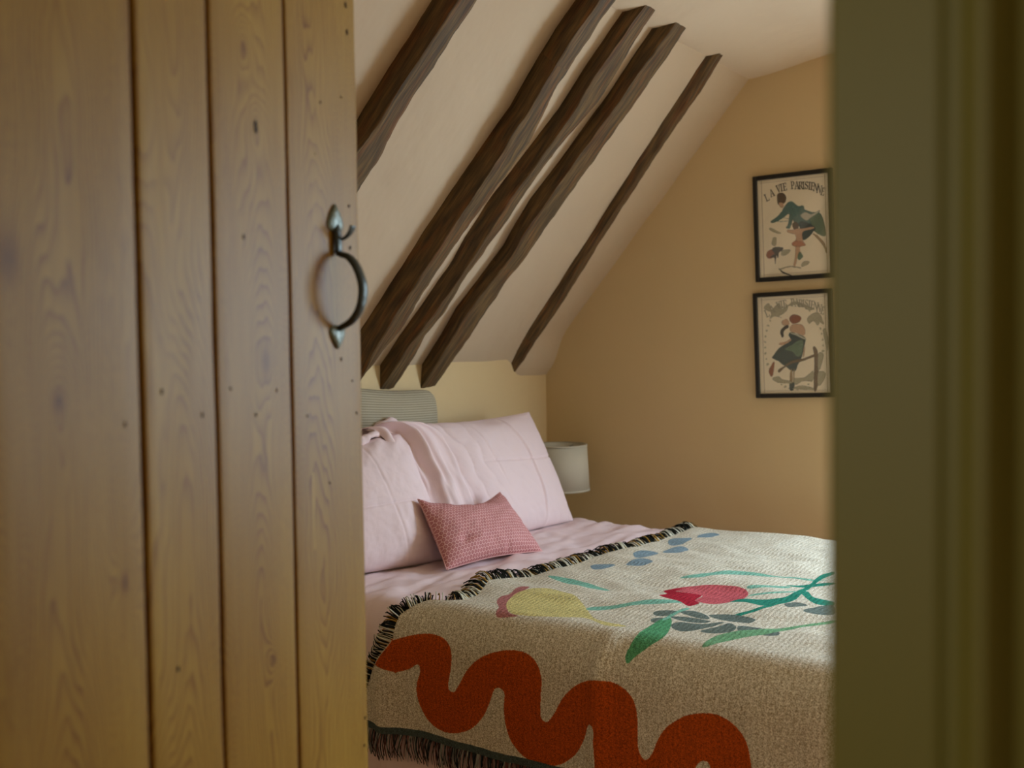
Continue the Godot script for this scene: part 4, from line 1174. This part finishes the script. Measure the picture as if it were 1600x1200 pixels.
func build_blanket() -> void:
	var top_edge := func(s): return along(BLANKET_EDGE, s)
	var root := thing("throw_blanket", "cream woven throw with orange squiggle, tulips and dark fringe over the bed", "blanket")
	var uvs := func(u: float, v: float):
		var s := lerpf(-0.396, 1.62, u)
		var z := lerpf(top_edge.call(clampf(s, -0.31, 1.40)), -0.36, v)
		return Vector2((s - BL_S0) / (BL_STEP * BL_W), (z - BL_Z0) / (BL_STEP * BL_H))
	var st := sheet(220, 170, func(u: float, v: float):
		var s := lerpf(-0.396, 1.62, u)
		return bed_point(s, lerpf(top_edge.call(clampf(s, -0.31, 1.40)), -0.36, v), 0.014), uvs, false)
	sheet(110, 85, func(u: float, v: float):
		var s := lerpf(-0.396, 1.62, u)
		return bed_point(s, lerpf(top_edge.call(clampf(s, -0.31, 1.40)), -0.36, v), 0.008), uvs, true, st, 1)
	put("cloth", done(st), mats.blanket, root)
	# fringe: twisted strands along the head edge and the lower edge
	var rng := RandomNumberGenerator.new()
	rng.seed = 41
	var black := Color(0.012, 0.013, 0.010)
	var cream := Color(0.62, 0.58, 0.45)
	var mustard := Color(0.35, 0.19, 0.04)
	st = tool()
	var s := -0.39
	while s < 1.44:
		var z: float = top_edge.call(clampf(s, -0.31, 1.40))
		var slope: float = (top_edge.call(clampf(s + 0.02, -0.31, 1.40)) - top_edge.call(clampf(s - 0.02, -0.31, 1.40))) / 0.04
		var out := Vector2(slope, -1.0).normalized()
		var reach := rng.randf_range(0.036, 0.056) * (0.75 if s < 0.0 else 1.0)
		var lean := rng.randf_range(-0.35, 0.25) - 0.15
		var rise := rng.randf_range(0.004, 0.022)
		var pts := []
		for i in 5:
			var t := i / 4.0
			var q := Vector2(s, z + 0.004) + (out + Vector2(lean * t, 0)) * reach * t
			pts.append(bed_point(q.x, q.y, 0.012 + rise * sin(PI * t * 0.8)))
		var pick := rng.randf()
		strand(st, pts, black if pick < 0.60 else (cream if pick < 0.88 else mustard), rng.randf_range(0.0018, 0.0032))
		s += rng.randf_range(0.0024, 0.0042) * (0.6 if s < 0.0 else 1.0)
	var f := put("fringe", st.commit(), mats.thread, root)
	f.set_meta("kind", "stuff")
	f.set_meta("label", "black, cream and mustard fringe along the head edge")
	st = tool()
	var z := -1.99
	while z < -0.37:
		var reach := rng.randf_range(0.060, 0.080)
		var sway := rng.randf_range(-0.018, 0.018)
		var out := rng.randf_range(0.002, 0.014)
		var pts := []
		for i in 5:
			var t := i / 4.0
			pts.append(bed_point(-0.392 - reach * t, z + sway * t, 0.011 + out * sin(PI * t)))
		var pick := rng.randf()
		strand(st, pts, Color(0.03, 0.035, 0.034) if pick < 0.55 else (Color(0.16, 0.07, 0.055) if pick < 0.8 else Color(0.34, 0.33, 0.30)), rng.randf_range(0.0013, 0.0022))
		z += rng.randf_range(0.0022, 0.0040)
	f = put("fringe", st.commit(), mats.thread, root)
	f.set_meta("kind", "stuff")
	f.set_meta("label", "grey and rust fringe along the lower edge")

func strand(st: SurfaceTool, pts: Array, color: Color, r: float) -> void:
	st.set_color(color)
	var rings := []
	for i in pts.size():
		var d: Vector3 = (pts[mini(i + 1, pts.size() - 1)] - pts[maxi(i - 1, 0)]).normalized()
		var a := d.cross(Vector3(0.3, 0.8, 0.5)).normalized()
		var b := d.cross(a)
		var w := r * (1.0 - 0.5 * i / (pts.size() - 1.0))
		var ring := []
		for k in 4:
			var v := a * cos(TAU * k / 4.0) + b * sin(TAU * k / 4.0)
			ring.append([pts[i] + v * w, v])
		rings.append(ring)
	for i in pts.size() - 1:
		for k in 4:
			var m := (k + 1) % 4
			for e in [rings[i][k], rings[i + 1][m], rings[i][m], rings[i][k], rings[i + 1][k], rings[i + 1][m]]:
				st.set_normal(e[1])
				st.add_vertex(e[0])

func build_pictures() -> void:
	framed(Vector3(4.3, 1.903, -1.548), 0.028, PRINT_ONE, true)
	framed(Vector3(4.3, 1.449, -1.549), 0.030, PRINT_TWO, false)

func framed(corner: Vector3, turn: float, shapes: Array, upper: bool) -> void:
	var w := 0.313
	var h := 0.412
	var label := "upper black framed print, La Vie Parisienne, woman in teal stooping" if upper else "lower black framed print of a woman in a dark dress leaning on a fence"
	var basis := Basis(Vector3(0, sin(turn), cos(turn)), Vector3(0, cos(turn), -sin(turn)), Vector3(-1, 0, 0))
	var o := thing("framed_print", label, "picture", corner, basis, "framed prints on the gable wall")
	var b := 0.017
	for e in [[0, -h, b, 0, 0], [w - b, -h, w, 0, 0], [b, -b, w - b, 0, 1], [b, -h, w - b, -h + b, 1]]:
		put("frame", boxed(Vector3(e[0], e[1], 0.001), Vector3(e[2], e[3], 0.020), 0.0025), mats.frame, o)
	var paper := plain(Color.WHITE, 0.9, 0.2)
	paper.albedo_texture = print_texture(shapes, not upper)
	var st := sheet(1, 1, func(u: float, v: float): return Vector3(lerpf(b, w - b, u), lerpf(-h + b, -b, v), 0.009), func(u: float, v: float): return Vector2(lerpf(b, w - b, u) / 0.32, lerpf(h - b, b, v) / 0.42), true)
	box(st, Vector3(b, -h + b, 0.003), Vector3(w - b, -b, 0.0085), 0.0)
	var sheet_ := put("print", done(st, false), paper, o)
	# the curved title, letter by letter
	st = tool()
	var font := SystemFont.new()
	font.font_names = PackedStringArray(["Droid Serif"])
	font.font_weight = 700
	for l in LETTERS:
		var tm := TextMesh.new()
		tm.text = l[0]
		tm.font = font
		tm.font_size = 48
		tm.pixel_size = 0.00088
		tm.depth = 0.0004
		var a: float = -l[3]
		var at := Vector3(l[1], -l[2] if upper else -l[2] + 0.004, 0.0094)
		var spin := Basis(Vector3.BACK, a) * Basis.from_scale(Vector3(0.62, 1.0, 1.0))
		st.append_from(tm, 0, Transform3D(spin, at))
	put("lettering", st.commit(), mats.ink if upper else mats.pale_ink, sheet_)
	put("glass", boxed(Vector3(b, -h + b, 0.0125), Vector3(w - b, -b, 0.0140), 0.0), mats.glass, o)

func build_lamp() -> void:
	# bedside table between the bed and the gable
	var t := thing("bedside_table", "small white bedside table between the bed and the gable under the lamp", "table", Vector3(4.10, 0, -2.28))
	put("tabletop", boxed(Vector3(-0.145, 0.415, -0.18), Vector3(0.17, 0.44, 0.18), 0.004), mats.white_paint, t)
	for x in [-0.12, 0.145]:
		for z in [-0.155, 0.155]:
			put("leg", boxed(Vector3(x - 0.018, 0.0, z - 0.018), Vector3(x + 0.018, 0.415, z + 0.018), 0.003), mats.white_paint, t)
	var dr := put("drawer", boxed(Vector3(-0.10, 0.30, 0.10), Vector3(0.125, 0.405, 0.165), 0.004), mats.white_paint, t)
	var st := tool()
	lathe(st, [Vector2(0.0, 0.0), Vector2(0.006, 0.0), Vector2(0.006, 0.012), Vector2(0.013, 0.018), Vector2(0.012, 0.026), Vector2(0.0, 0.029)], 20)
	var knob := put("knob", done(st), mats.iron, dr)
	knob.transform = Transform3D(Basis(Vector3.RIGHT, PI / 2), Vector3(0.012, 0.352, 0.165))
	# lamp with a pale drum shade
	var lamp := thing("table_lamp", "bedside lamp with a plain off-white drum shade behind the right pillow", "lamp", Vector3(4.085, 0.44, -2.312))
	st = tool()
	lathe(st, [Vector2(0.0, 0.0), Vector2(0.040, 0.0), Vector2(0.042, 0.006), Vector2(0.038, 0.014), Vector2(0.022, 0.024), Vector2(0.028, 0.060), Vector2(0.034, 0.10), Vector2(0.026, 0.145), Vector2(0.012, 0.175), Vector2(0.009, 0.21), Vector2(0.0, 0.212)])
	put("base", done(st), mats.ceramic, lamp)
	st = tool()
	lathe(st, [Vector2(0.1195, 0.212), Vector2(0.122, 0.212), Vector2(0.112, 0.400), Vector2(0.1095, 0.400), Vector2(0.1195, 0.212)], 72)
	put("shade", done(st, false), mats.shade, lamp)
	for y in [0.2125, 0.3965]:
		st = tool()
		var rad := lerpf(0.1222, 0.1122, (y - 0.212) / 0.188)
		lathe(st, [Vector2(rad - 0.003, y), Vector2(rad + 0.0012, y - 0.001), Vector2(rad + 0.0010, y + 0.006), Vector2(rad - 0.003, y + 0.006)], 72)
		put("trim", done(st), mats.shade, lamp)
	st = tool()
	for k in 3:
		var a := TAU * k / 3.0
		tube(st, [Vector3(0.008 * cos(a), 0.372, 0.008 * sin(a)), Vector3(0.111 * cos(a), 0.390, 0.111 * sin(a))], [Vector2(0.0015, 0.0015), Vector2(0.0015, 0.0015)], Vector3.UP, 6)
	tube(st, [Vector3(0, 0.21, 0), Vector3(0, 0.374, 0)], [Vector2(0.005, 0.005), Vector2(0.005, 0.005)], Vector3.RIGHT, 8)
	put("shade_holder", done(st), mats.iron, lamp)
